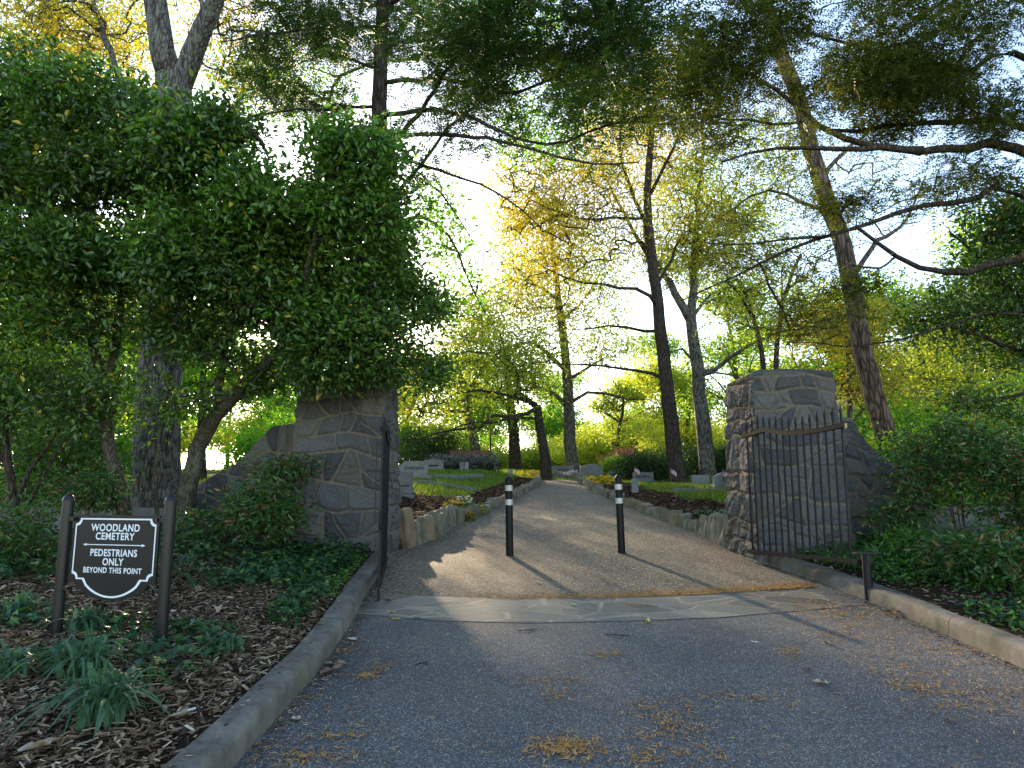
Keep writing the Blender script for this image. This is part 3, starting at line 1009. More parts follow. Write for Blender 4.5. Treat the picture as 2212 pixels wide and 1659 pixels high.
def small_flag(u, v, D, label):
    p = P(u, v, D); z = float(gz(p[0], D))
    root = empty('small_flag', (p[0], D, z), label, 'flag', 'small grave flags')
    b = MB(); b.bar((p[0], D, z - .05), (p[0], D, z + .62), .012, .012); b.build('stick', M['wood'], root)
    b = MB()
    W, H = .24, .15
    def fp(s_, t_): return (p[0] + s_ * W * .75, D - .01 + .03 * math.sin(s_ * 6), z + .60 - t_ * H - s_ * .16)
    for k in range(13):
        for j in range(8):
            s0, s1, t0, t1 = j / 8, (j + 1) / 8, k / 13, (k + 1) / 13
            m_ = 2 if (k < 7 and j < 3) else (k % 2)
            b.add([fp(s0, t0), fp(s1, t0), fp(s1, t1), fp(s0, t1)], [(0, 1, 2, 3)], m_)
    for k in range(3):
        for j in range(3):
            s0, t0 = .06 + j * .11, .07 + k * .16
            q = [fp(s0, t0), fp(s0 + .035, t0), fp(s0 + .035, t0 + .05), fp(s0, t0 + .05)]
            b.add([(x, y - .004, zz) for x, y, zz in q], [(0, 1, 2, 3)], 1)
    b.build('cloth', [M['flag_red'], M['flag_white'], M['flag_blue']], root)
small_flag(1562, 1050, 17.5, 'small striped flag before the dark gravestone by the right pillar')
small_flag(1450, 1050, 22, 'small striped flag left of the pale barked trunk')
small_flag(1371, 1040, 24, 'small striped flag at the left end of the wide low gravestone')

def lamp_post():
    p = P(1059, 1030, 36); z = float(gz(p[0], 36))
    root = empty('lamp_post', (p[0], 36, z), 'slim dark lamp post with a hanging lantern among the left background trunks', 'lamp post')
    b = MB(); b.lathe((p[0], 36, z), [(.09, 0), (.09, .25), (.045, .3), (.04, 2.4), (.02, 2.45)], 12); b.build('post', M['iron'], root, smooth=True)
    b = MB(); b.bar((p[0], 36, z + 2.3), (p[0] + .28, 36, z + 2.36), .03, .03); b.build('arm', M['iron'], root)
    b = MB(); b.lathe((p[0] + .28, 36, z + 2.0), [(.05, 0), (.13, .04), (.10, .22), (.03, .32)], 12); b.build('lantern', M['iron'], root)
lamp_post()

def bench():
    D = 29; a = P(968, 1015, D); z = float(gz(a[0], D)) 
    root = empty('bench', (a[0] + .8, D, z), 'low reddish wooden bench behind the lavender bed', 'bench')
    x0 = a[0]; W = 1.8
    b = MB(); [b.bar((x0, D + .1 * k, z + .43), (x0 + W, D + .1 * k, z + .43), .085, .03) for k in range(4)]; b.build('seat', M['wood'], root)
    b = MB(); [b.bar((x0, D + .42, z + .55 + .11 * k), (x0 + W, D + .42, z + .55 + .11 * k), .03, .09) for k in range(4)]; b.build('backrest', M['wood'], root)
    for xx in (x0 + .06, x0 + W - .06):
        for yy, h in ((D, .42), (D + .4, .95)):
            b = MB(); b.bar((xx, yy, z - .02), (xx, yy, z + h), .06, .06); b.build('leg', M['wood'], root)
bench()

def house():
    D = 24; a, c_ = P(1855, 1000, D), P(2150, 1000, D)
    x0, x1, z0 = a[0], c_[0] + 6, 1.0
    root = empty('house', ((x0 + x1) / 2, D + 3, z0), 'pale house with horizontal siding seen through the leaves beyond the right wall', 'house')
    b = MB(); H = 3.6
    k = 0; z = z0
    while z < z0 + H:
        b.add([(x0, D - .02, z), (x1, D - .02, z), (x1, D + .01, z + .17), (x0, D + .01, z + .17), (x0, D + .01, z), (x1, D + .01, z)], [(0, 1, 2, 3), (0, 4, 5, 1)])
        b.add([(x0 - .02, D, z), (x0 - .02, D + 7, z), (x0 + .01, D + 7, z + .17), (x0 + .01, D, z + .17)], [(3, 2, 1, 0)])
        z += .17
    b.build('wall', M['siding'], root)
    b = MB()
    b.add([(x0 - .5, D - .6, z0 + H - .1), (x1 + .5, D - .6, z0 + H - .1), (x1 + .5, D + 3.5, z0 + H + 1.1), (x0 - .5, D + 3.5, z0 + H + 1.1), (x0 - .5, D + 7.6, z0 + H - .1), (x1 + .5, D + 7.6, z0 + H - .1),
           (x0 - .5, D - .6, z0 + H - .22), (x1 + .5, D - .6, z0 + H - .22)], [(0, 1, 2, 3), (3, 2, 5, 4), (6, 7, 1, 0)])
    b.build('roof', M['roof'], root)
    for xx in (x0 + 3.2, x0 + 7):
        b = MB(); b.box((xx, D - .03, z0 + 1.9), (1.0, .08, 1.4)); w_ = b.build('window', M['white'], root)
        b = MB(); b.box((xx, D - .06, z0 + 1.9), (.84, .04, 1.24)); link('pane', b.mesh('pane', M['panel']), None, w_, True)
house()

# ------------------------------------------------------------------ vegetation tools
def unit(v): return v / (np.linalg.norm(v, axis=-1, keepdims=True) + 1e-9)

def leaf_geo(pos, ax, nr, L, W, kind='kite', fold=.25, droop=.15):
    """pos, ax, nr (N,3); L, W (N,) -> verts, tris, quads"""
    ax = unit(ax); side = unit(np.cross(ax, nr)); up = np.cross(side, ax)
    N = len(pos); L = L[:, None]; W = W[:, None]
    if kind == 'kite':
        b = pos; t = pos + ax * L - up * L * droop
        m = pos + ax * L * .45
        l = m + side * W * .5 + up * W * fold; r = m - side * W * .5 + up * W * fold
        V = np.stack([b, l, t, r], 1).reshape(-1, 3)
        i = np.arange(N)[:, None] * 4
        return V, np.concatenate([i + [0, 2, 1], i + [0, 3, 2]]), None
    if kind == 'oval':
        b = pos; t = pos + ax * L - up * L * droop
        vs = [b]
        for f, w_ in ((.28, .46), (.66, .42)):
            m = pos + ax * L * f - up * L * droop * f * f
            vs += [m + side * W * w_ + up * W * fold, m - side * W * w_ + up * W * fold]
        vs.append(t)
        V = np.stack(vs, 1).reshape(-1, 3)           # b, l1, r1, l2, r2, t
        i = np.arange(N)[:, None] * 6
        return V, None, np.concatenate([i + [0, 5, 3, 1], i + [0, 2, 4, 5]])
    if kind == 'ivy':
        out = [(0, .0), (.5, -.15), (.38, .25), (.55, .62), (.18, .58), (0, 1.0), (-.18, .58), (-.55, .62), (-.38, .25), (-.5, -.15)]
        vs = [pos + side * W * a + ax * L * c_ + up * W * (abs(a) * .3 - (c_ * .2 if c_ > .6 else 0)) for a, c_ in out]
        V = np.stack(vs, 1).reshape(-1, 3)
        i = np.arange(N)[:, None] * 10
        T = [(0, 5, 4), (0, 4, 3), (0, 3, 2), (0, 2, 1), (0, 6, 5), (0, 7, 6), (0, 8, 7), (0, 9, 8)]
        return V, np.concatenate([i + list(t) for t in T]), None
    if kind == 'spray':      # flat needle spray: a stem with paired needles
        K = 6
        vs, ts = [], []
        for k in range(K):
            f = .08 + .88 * k / (K - 1)
            c_ = pos + ax * L * f - up * L * droop * f * f
            nl = W * (1.0 - .62 * f)
            for s_ in (1, -1):
                tip = c_ + (side * s_ * .86 + ax * .5) * nl - up * nl * .12
                vs += [c_ - ax * W * .13, c_ + ax * W * .19, tip]
        V = np.stack(vs, 1).reshape(-1, 3)
        n = K * 6
        i = np.arange(N)[:, None] * n
        T = np.concatenate([i + [3 * q, 3 * q + 1, 3 * q + 2] for q in range(K * 2)])
        return V, T, None

class Skel:
    def __init__(s):
        s.p = np.zeros((0, 3)); s.par = []; s.rm = []; s.chains = []
    def add(s, pts, parent, r0=0, r1=0, fixed=False):
        n0 = len(s.p); m = len(pts)
        s.p = np.concatenate([s.p, pts]) if len(s.p) else np.array(pts)
        s.par += [parent] + list(range(n0, n0 + m - 1))
        s.rm += list(np.linspace(r0, r1, m)) if fixed else [0] * m
        s.chains.append(([parent] if parent >= 0 else []) + list(range(n0, n0 + m)))
        return list(range(n0, n0 + m))

def smooth_path(pts, step, wig, rg):
    pts = np.array(pts, float)
    if len(pts) == 2: pts = np.array([pts[0], (pts[0] + pts[1]) / 2 + rg.normal(0, wig * 2, 3), pts[1]])
    d = np.concatenate([[0], np.cumsum(np.linalg.norm(np.diff(pts, axis=0), axis=1))])
    n = max(3, int(d[-1] / step) + 1)
    out = []
    ext = np.concatenate([[2 * pts[0] - pts[1]], pts, [2 * pts[-1] - pts[-2]]])
    for t in np.linspace(0, d[-1], n):
        k = min(len(pts) - 2, max(0, int(np.searchsorted(d, t) - 1)))
        f = (t - d[k]) / max(1e-6, d[k + 1] - d[k])
        p0, p1, p2, p3 = ext[k], ext[k + 1], ext[k + 2], ext[k + 3]
        out.append(.5 * ((2 * p1) + (-p0 + p2) * f + (2 * p0 - 5 * p1 + 4 * p2 - p3) * f * f + (-p0 + 3 * p1 - 3 * p2 + p3) * f ** 3))
    out = np.array(out)
    out[1:-1] += rg.normal(0, wig, (len(out) - 2, 3))
    return out

def tubes(sk, rad, rough=0):
    V, Q, n = [], [], 0
    for ch in sk.chains:
        pts = sk.p[ch]; r = np.array([rad[i] for i in ch])
        if len(ch) < 2: continue
        if sk.par[ch[1]] == ch[0] and len(ch) > 1: r[0] = min(r[0], r[1] * 1.25)
        k = 14 if r.max() > .12 else (8 if r.max() > .05 else (5 if r.max() > .012 else 3))
        t = unit(np.gradient(pts, axis=0))
        a = np.array([0, 0, 1.0]) if abs(t[0][2]) < .9 else np.array([1.0, 0, 0])
        u = unit(np.cross(t, a)); v = np.cross(t, u)
        ang = np.arange(k) * 2 * np.pi / k
        rr = r[:, None] * np.ones(k)
        if rough and k == 14:
            rr = rr * (1 + rough * (vnoise(np.stack([np.cos(ang)[None] * 3 + 0 * rr, np.sin(ang)[None] * 3 + 0 * rr, pts[:, 2:3] * .7 + 0 * rr], -1), 1.1, 4) - .5))
        ring = pts[:, None] + u[:, None] * (np.cos(ang)[None] * rr)[..., None] + v[:, None] * (np.sin(ang)[None] * rr)[..., None]
        V.append(ring.reshape(-1, 3))
        m = len(ch)
        i = n + np.arange(m * k).reshape(m, k)
        j = np.roll(i, -1, axis=1)
        Q.append(np.stack([i[:-1], j[:-1], j[1:], i[1:]], -1).reshape(-1, 4))
        n += m * k
    return np.concatenate(V), np.concatenate(Q)

def radii(sk, rt, ex=2.3):
    n = len(sk.p); a = np.zeros(n)
    has = np.zeros(n, bool)
    for i in range(n):
        if sk.par[i] >= 0: has[sk.par[i]] = True
    a[~has] = rt ** ex
    for i in range(n - 1, -1, -1):
        if sk.par[i] >= 0: a[sk.par[i]] += a[i]
    r = a ** (1 / ex)
    rm = np.array(sk.rm)
    return np.where(rm > 0, rm, r)

def sample_blobs(blobs, n, rg, shell=.0, nsc=.9, nthr=.0, seed=0):
    """blobs: (centre, (rx,ry,rz)[, weight])"""
    vol = np.array([b[1][0] * b[1][1] * b[1][2] * (b[2] if len(b) > 2 else 1) for b in blobs]); vol /= vol.sum()
    out = []
    while len(out) < n:
        b = blobs[rg.choice(len(blobs), p=vol)]
        d = unit(rg.normal(size=3)); r = rg.random() ** (1 / 3)
        r = shell + (1 - shell) * r
        p = np.array(b[0]) + d * r * np.array(b[1])
        if nthr and vnoise(p, nsc, seed) < nthr: continue
        out.append(p)
    return np.array(out)

def grow(paths, blobs, n, rg, step=.35, wig=.03, rt=.006, nsc=.9, nthr=0., up=.15, shell=0., limit=None, pull=.35, root=None):
    sk = Skel()
    for q, (pts, r0, r1) in enumerate(paths):
        pp = smooth_path(pts, step * 1.2, wig * .6 if q else wig * .3, rg)
        if q == 0: sk.add(pp, -1, r0, r1, True)
        else:
            d = np.linalg.norm(sk.p - pp[0], axis=1); k = int(d.argmin())
            sk.add(pp if d[k] > .02 else pp[1:], k, r0, r1, True)
    nfix = len(sk.p)
    C = sample_blobs(blobs, n, rg, shell, nsc, nthr, 3) if n else np.zeros((0, 3))
    if limit is not None: C = C[limit(C)]
    ref = sk.p[:nfix]
    dd = np.array([np.linalg.norm(ref - c_, axis=1).min() for c_ in C]) if len(C) else np.zeros(0)
    C = C[np.argsort(dd)]
    buf = np.zeros((nfix + len(C) * 30 + 10, 3)); buf[:nfix] = sk.p; used = nfix
    tips, tdir, tn = [], [], []
    base_ok = sk.p[:, 2].min() + (root if root is not None else 1.2)
    newp = []
    for c_ in C:
        d = np.linalg.norm(buf[:used] - c_, axis=1)
        d = d + (buf[:used, 2] < base_ok) * 5 + np.maximum(0, buf[:used, 2] - c_[2]) * .5
        k = int(d.argmin()); a = buf[k]
        L = np.linalg.norm(c_ - a)
        m = max(2, int(L / step) + 1)
        t = np.linspace(0, 1, m + 1)[1:, None]
        mid = (a + c_) / 2 + np.array([0, 0, up * L]) + rg.normal(0, .08 * L, 3)
        pts = (1 - t) ** 2 * a + 2 * t * (1 - t) * mid + t * t * c_
        pts[:-1] += rg.normal(0, wig, (m - 1, 3)) if m > 1 else 0
        n0 = used
        if used + m >= len(buf): buf = np.concatenate([buf, np.zeros((2000, 3))])
        buf[used:used + m] = pts; used += m
        sk.par += [k] + list(range(n0, n0 + m - 1)); sk.rm += [0] * m
        sk.chains.append([k] + list(range(n0, n0 + m)))
        tips.append(c_); tdir.append(unit(c_ - (pts[-2] if m > 1 else a))); tn.append(L)
    sk.p = buf[:used].copy()
    return sk, np.array(tips), np.array(tdir)

def clusters(tips, tdir, per, spread, rg, Lr, Wr, kind, flat=1.0, out=.8, upn=1.0, along=.0, droop=.15, sag=0.):
    N = len(tips) * per
    c_ = np.repeat(tips, per, 0); d = np.repeat(tdir, per, 0)
    off = rg.normal(size=(N, 3)) * spread
    off[:, 2] *= flat
    off -= d * np.abs(rg.random((N, 1))) * along
    off[:, 2] -= sag * np.linalg.norm(off[:, :2], axis=1)
    pos = c_ + off
    ax = unit(off + 1e-4) * out + d * .35 + rg.normal(size=(N, 3)) * .45
    ax[:, 2] *= (.5 + .5 * flat)
    nr = rg.normal(size=(N, 3)) * .55; nr[:, 2] += upn
    L = rg.uniform(*Lr, N); W = L * rg.uniform(*Wr, N)
    return leaf_geo(pos, ax, nr, L, W, kind, droop=droop)

def plant(name, label, cat, wood, leafm, sk, rt, geo, group=None, crown='crown', trunk='trunk', rough=.25, extra=None):
    base = sk.p[0]
    root = empty(name, tuple(base), label, cat, group)
    r = radii(sk, rt)
    V, Q = tubes(sk, r, rough)
    V = V - base
    link(trunk, npmesh(trunk, V, quads=Q, smooth=True), wood, root, False)
    kids = []
    gl = geo if isinstance(geo, list) else [(crown, geo, leafm)]
    for nm, (v, t, q), mt in gl:
        link(nm, npmesh(nm, v - base, tris=t, quads=q), mt, root, False)
    return root

LM = {
 'privet': leafmat('leaf_glossy_dark', [(0, (.026, .06, .013)), (.55, (.055, .115, .022)), (.93, (.095, .175, .032)), (.975, (.10, .17, .03)), (.985, (.45, .33, .03)), (1, (.5, .38, .05))], .28, .28, .5, 1.6, (1.1, 1.3, .4)),
 'privet_bright': leafmat('leaf_toplit_green', [(0, (.08, .18, .025)), (1, (.15, .29, .04))], .35, .3, .5, 1.5, (1.1, 1.2, .4)),  # lighter leaf copy: light from above painted into the green
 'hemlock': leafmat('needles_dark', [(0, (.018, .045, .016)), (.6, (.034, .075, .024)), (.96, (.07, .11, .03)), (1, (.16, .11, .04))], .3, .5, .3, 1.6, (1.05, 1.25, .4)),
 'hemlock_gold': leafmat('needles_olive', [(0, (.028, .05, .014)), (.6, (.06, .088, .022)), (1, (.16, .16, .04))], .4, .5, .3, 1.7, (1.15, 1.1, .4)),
 'oak_gold': leafmat('leaf_young_gold', [(0, (.22, .24, .03)), (.6, (.36, .33, .04)), (1, (.42, .30, .06))], .56, .5, .3, 1.8, (1.1, 1.0, .35)),
 'oak_lime': leafmat('leaf_young_lime', [(0, (.15, .23, .03)), (.6, (.25, .31, .04)), (1, (.34, .31, .05))], .56, .5, .3, 1.9, (1.05, 1.05, .4)),
 'wood_green': leafmat('leaf_spring_green', [(0, (.09, .18, .03)), (.6, (.17, .28, .045)), (1, (.28, .35, .06))], .58, .5, .3, 2.1, (1.0, 1.05, .45)),
 'maple_green': leafmat('leaf_bright_green', [(0, (.08, .19, .025)), (1, (.15, .29, .035))], .55, .45, .3, 1.9, (1.1, 1.25, .4)),
 'wood_yellow': leafmat('leaf_spring_yellow', [(0, (.22, .33, .055)), (1, (.38, .40, .07))], .58, .5, .3, 2.0, (1.05, 1.0, .42)),
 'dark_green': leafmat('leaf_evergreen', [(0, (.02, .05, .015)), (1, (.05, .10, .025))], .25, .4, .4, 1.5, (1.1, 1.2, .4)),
 'nandina': leafmat('leaf_nandina', [(0, (.03, .09, .025)), (.7, (.06, .14, .03)), (.88, (.14, .17, .03)), (.93, (.18, .09, .05)), (1, (.25, .09, .06))], .3, .35, .45, 1.5, (1.1, 1.15, .5)),
 'ivy': leafmat('leaf_ivy', [(0, (.015, .05, .018)), (.6, (.03, .09, .028)), (.92, (.06, .14, .03)), (1, (.2, .24, .04))], .22, .33, .45, 1.4, (1, 1.2, .5)),
 'ivy_bright': leafmat('leaf_groundcover', [(0, (.04, .12, .02)), (1, (.10, .23, .03))], .3, .38, .4, 1.4, (1, 1.2, .5)),
 'strap': leafmat('leaf_strap', [(0, (.05, .11, .06)), (1, (.10, .19, .10))], .25, .55, .25, 1.3, (1, 1.2, .6)),
 'pink': leafmat('leaf_pink', [(0, (.33, .13, .12)), (1, (.48, .24, .21))], .35, .5, .3, 1.1, (1.1, .9, .9)),
 'grass': leafmat('grass_blade', [(0, (.05, .11, .02)), (.7, (.10, .17, .03)), (1, (.22, .24, .07))], .45, .5, .25, 1.8, (1.2, 1.15, .4)),
}

# ------------------------------------------------------------------ trees seen through the gate
def oak(name, label, pix, D, r0, r1, limbs, blobs, n, per, leafm, bark, seed, Lr=(.07, .14), spread=.32, step=.5, rt=.012, nthr=.0, D1=None, kind='kite', group=None, up=.12, catkins=False, cat='tree', root=2.0):
    rg = np.random.default_rng(seed)
    D1 = D1 or D
    tp = [P(u, v, D + (D1 - D) * i / max(1, len(pix) - 1)) for i, (u, v) in enumerate(pix)]
    z0 = float(gz(tp[0][0], tp[0][1]))
    tp[0][2] = z0 - .15
    flare = tp[0] + np.array([0, 0, .5]); 
    paths = [([tp[0]] + tp[1:], r0, r1)]
    for L in limbs:
        pts = [P(u, v, D + dd) for u, v, dd in L[0]]
        paths.append((pts, L[1], L[2]))
    bl = []
    for b in blobs:
        u, v, dd, ru, rv, rd = b[:6]
        c_ = P(u, v, D + dd); s_ = (D + dd) / FPX
        bl.append((c_, (ru * s_, rd, rv * s_)) + tuple(b[6:]))
    sk, tips, td = grow(paths, bl, n, rg, step, .05 if D < 26 else .09, rt, .45, nthr, up, root=root)
    # root flare
    for i in range(len(sk.p)):
        if i < 4 and sk.rm[i] > 0:
            sk.rm[i] *= 1 + .45 * max(0, 1 - (sk.p[i][2] - z0 + .1) / .6)
    g = [('crown', clusters(tips, td, per, spread, rg, Lr, (.45, .62), kind, .8, .5, .4, .5, .25), leafm)]
    if catkins:
        sel = tips[rg.random(len(tips)) < .8]
        N = len(sel) * 6
        pos = np.repeat(sel, 6, 0) + rg.normal(size=(N, 3)) * spread * 1.1
        ax = np.stack([rg.normal(0, .15, N), rg.normal(0, .15, N), -np.ones(N)], -1)
        g.append(('catkins', leaf_geo(pos, ax, rg.normal(size=(N, 3)), rg.uniform(.12, .22, N), np.full(N, .022), 'kite', 0, 0), LM['oak_gold']))
    return plant(name, label, cat, bark, leafm, sk, rt, g, group)

BG = 'tall trees beyond the gate'
oak('oak_tree', 'dark trunked oak leaning slightly left, tallest on the lawn right of the path', [(1466, 1046), (1452, 930), (1440, 830), (1428, 720), (1415, 620), (1400, 480), (1400, 380), (1412, 250), (1420, 120)], 24, .30, .07,
    [([(1438, 820, 0), (1380, 800, -.5), (1290, 790, -1), (1180, 780, -1.5)], .07, .015),
     ([(1428, 715, 0), (1380, 712, .5), (1310, 705, 1), (1240, 712, 1.5)], .07, .02),
     ([(1422, 665, 0), (1390, 630, -.5), (1330, 620, -1), (1230, 600, -1.5), (1150, 560, -2)], .08, .015),
     ([(1410, 570, 0), (1370, 500, 1), (1330, 430, 2), (1290, 340, 3), (1270, 260, 3)], .09, .02),
     ([(1403, 500, 0), (1360, 400, -1), (1340, 300, -2), (1345, 200, -2)], .08, .02),
     ([(1416, 620, 0), (1450, 560, 1), (1480, 480, 2), (1500, 380, 3)], .07, .02),
     ([(1405, 420, 0), (1450, 330, -1), (1490, 240, -1), (1510, 150, -2)], .07, .02),
     ([(1398, 470, 0), (1330, 470, -1), (1250, 470, -1.5), (1160, 440, -2), (1090, 380, -2)], .06, .012),
     ([(1445, 880, 0), (1400, 880, 0), (1360, 905, 0)], .03, .01)],
    [(1250, 480, 0, 180, 110, 4.5), (1340, 300, 0, 120, 140, 4), (1430, 250, 1, 110, 170, 4), (1200, 620, -1, 150, 70, 3.5, .8), (1500, 480, 1, 90, 90, 3, .6), (1150, 420, -1, 130, 100, 4)],
    1500, 20, LM['oak_gold'], M['bark_dark'], 1, (.07, .14), .38, .5, .009, .36, catkins=True, group=BG)
oak('oak_tree', 'straight grey trunked oak standing at the far end of the gravel path', [(1238, 1030), (1232, 930), (1226, 830), (1218, 740), (1208, 650), (1195, 560), (1190, 470)], 33, .34, .08,
    [([(1228, 880, 0), (1200, 850, 0), (1160, 835, 0), (1110, 850, 0)], .12, .04),
     ([(1222, 800, 0), (1180, 760, -1), (1130, 740, -2), (1060, 760, -3), (980, 765, -4)], .11, .03),
     ([(1228, 820, 0), (1260, 800, 0), (1310, 770, 0)], .10, .03),
     ([(1232, 870, 0), (1280, 845, 0), (1330, 860, 0), (1400, 862, 0)], .10, .03),
     ([(1212, 690, 0), (1250, 660, 1), (1290, 600, 2), (1320, 560, 2)], .08, .02),
     ([(1208, 650, 0), (1170, 620, 0), (1120, 600, 0), (1060, 620, 0)], .08, .02)],
    [(1110, 690, 0, 150, 80, 5), (1230, 600, 0, 150, 90, 5), (1050, 780, -2, 140, 60, 4), (1300, 740, 0, 100, 80, 4), (1130, 850, 0, 120, 40, 3, .6), (1150, 520, 0, 130, 80, 4)],
    1250, 18, LM['oak_lime'], M['bark_oak'], 2, (.10, .18), .5, .7, .0085, .38, group=BG)
oak('oak_tree', 'dark oak with long level lower limbs reaching left of the central trunk', [(1180, 1028), (1172, 960), (1164, 900), (1160, 875)], 28, .24, .17,
    [([(1160, 880, 0), (1130, 850, 0), (1105, 800, 0), (1080, 720, 0)], .13, .03),
     ([(1162, 905, 0), (1120, 902, -1), (1060, 912, -2), (990, 925, -3), (950, 948, -3.5), (900, 950, -4)], .06, .01),
     ([(1160, 880, 0), (1125, 900, -1), (1080, 893, -1.5), (1040, 925, -2), (960, 930, -3), (920, 948, -3.5), (870, 950, -4)], .08, .015),
     ([(1120, 905, -1), (1108, 925, -1), (1100, 940, -1)], .05, .03),
     ([(1150, 870, 0), (1090, 850, -1), (1020, 840, -2), (940, 850, -3)], .09, .02)],
    [(1000, 880, -2, 140, 50, 4), (1125, 780, 0, 90, 80, 4), (930, 860, -3, 90, 50, 4), (1180, 800, 0, 70, 60, 3, .5)],
    500, 15, LM['oak_lime'], M['bark_dark'], 3, (.08, .16), .5, .7, .008, .36, group=BG)
oak('oak_tree', 'broad dark trunk cut by foliage between the lamp post and the long limbed oak', [(1114, 1026), (1112, 960), (1106, 900), (1100, 840), (1090, 760)], 36, .36, .12,
    [([(1106, 900, 0), (1070, 850, 0), (1030, 790, 0)], .12, .04)], [(1080, 770, 0, 120, 90, 5), (1010, 830, 0, 80, 60, 4)], 380, 14, LM['wood_green'], M['bark_dark'], 4, (.10, .19), .6, .9, .012, .3, group=BG)
oak('oak_tree', 'leaning grey oak left of the lamp post', [(1036, 1018), (1026, 960), (1012, 890), (998, 830), (985, 760)], 34, .30, .10,
    [([(1012, 890, 0), (980, 885, 0), (930, 880, 0)], .1, .03), ([(1005, 850, 0), (1040, 800, 0), (1060, 740, 0)], .1, .03)],
    [(960, 800, 0, 110, 90, 5), (1010, 690, 0, 110, 90, 5), (880, 800, 0, 80, 70, 4)], 520, 13, LM['oak_lime'], M['bark_oak'], 5, (.09, .18), .55, .8, .011, .34, group=BG)
oak('oak_tree', 'pale barked oak forking high above the dark gravestone by the right pillar', [(1530, 1048), (1524, 960), (1514, 880), (1506, 800), (1498, 730), (1492, 690)], 27, .34, .22,
    [([(1492, 690, 0), (1470, 650, 0), (1440, 600, 1), (1400, 540, 2), (1380, 440, 2)], .17, .03),
     ([(1492, 690, 0), (1497, 600, 0), (1500, 500, -1), (1515, 380, -1), (1520, 250, -1)], .17, .04),
     ([(1498, 600, 0), (1530, 500, 1), (1580, 420, 2), (1620, 350, 2)], .10, .02),
     ([(1512, 805, 0), (1545, 800, 0), (1580, 780, 0), (1615, 745, -1), (1680, 720, -1)], .11, .03),
     ([(1505, 790, 0), (1470, 755, 0), (1430, 765, 0)], .07, .03),
     ([(1510, 810, 0), (1560, 800, -1), (1640, 830, -2)], .05, .02),
     ([(1494, 690, 0), (1530, 640, 1), (1590, 620, 1), (1650, 640, 1)], .08, .02)],
    [(1500, 480, 0, 130, 140, 5), (1590, 560, 0, 110, 120, 4), (1600, 400, 0, 120, 120, 4, .8), (1650, 720, -1, 90, 50, 3, .5)],
    1100, 16, LM['oak_lime'], M['bark_grey'], 6, (.08, .16), .4, .6, .012, .4, group=BG)
for k, (pix, D, r0, limbs, blobs, lab) in enumerate([
    ([(1652, 1030), (1650, 900), (1648, 795), (1632, 700), (1612, 640), (1590, 600)], 21, .13, [([(1628, 690, 0), (1600, 640, 0), (1570, 600, 0)], .05, .02)], [(1600, 640, 0, 90, 70, 3)], 'thin dark sapling above the right pillar, crooked near the top'),
    ([(1680, 1030), (1678, 900), (1676, 800), (1684, 700), (1700, 620), (1730, 550)], 22, .13, [([(1684, 700, 0), (1690, 640, 0), (1688, 580, 0)], .05, .02)], [(1710, 600, 0, 90, 90, 3)], 'thin dark sapling above the right pillar, bending right')]):
    oak('sapling_tree', lab, pix, D, r0, .05, limbs, blobs, 160, 12, LM['oak_lime'], M['bark_dark'], 60 + k, (.06, .11), .3, .5, .009, .3, group='thin saplings behind the right pillar')

# leaning pine right
oak('pine_tree', 'reddish barked pine leaning left behind the right wing wall', [(1945, 1060), (1925, 980), (1890, 860), (1860, 740), (1835, 600), (1800, 470), (1765, 360), (1730, 240), (1690, 120), (1655, 0), (1610, -160), (1570, -320)], 12.8, .20, .10,
    [([(1835, 600, 0), (1900, 520, 1), (1960, 470, 2), (2000, 380, 2)], .06, .02), ([(1800, 470, 0), (1700, 420, 1), (1620, 420, 1.5), (1540, 480, 2)], .05, .012), ([(1770, 380, 0), (1860, 300, 1), (1950, 200, 2)], .05, .015)],
    [(1850, 430, 1, 180, 100, 2), (1640, 420, 1.5, 120, 80, 2), (1920, 250, 1.5, 140, 120, 2)], 420, 16, LM['oak_lime'], M['bark_pine'], 8, (.035, .06), .18, .35, .005, .35)

# central hemlock
def hemlock(name, label, trunk, r0, r1, limbs, blobs, n, per, leafm, seed, rt=.0045, sl=(.18, .34), spread=.13, nthr=.43, nsc=2.0):
    rg = np.random.default_rng(seed)
    paths = [(trunk, r0, r1)] + limbs
    sk, tips, td = grow(paths, blobs, n, rg, .28, .02, rt, nsc, nthr, .05, root=3)
    td2 = td.copy(); td2[:, 2] *= .3
    g = clusters(tips, td2, per, spread, rg, sl, (.26, .36), 'spray', .22, .9, 2.2, .25, .25, sag=.25)
    return plant(name, label, 'tree', M['bark_dark'], leafm, sk, rt, g)

def pb(lst, D):
    out = []
    for b in lst:
        u, v, dd, ru, rv, rd = b[:6]
        s_ = (D + dd) / FPX
        out.append((P(u, v, D + dd), (ru * s_, rd, rv * s_)) + tuple(b[6:]))
    return out
def pl(pts, D): return [P(u, v, D + dd) for u, v, dd in pts]

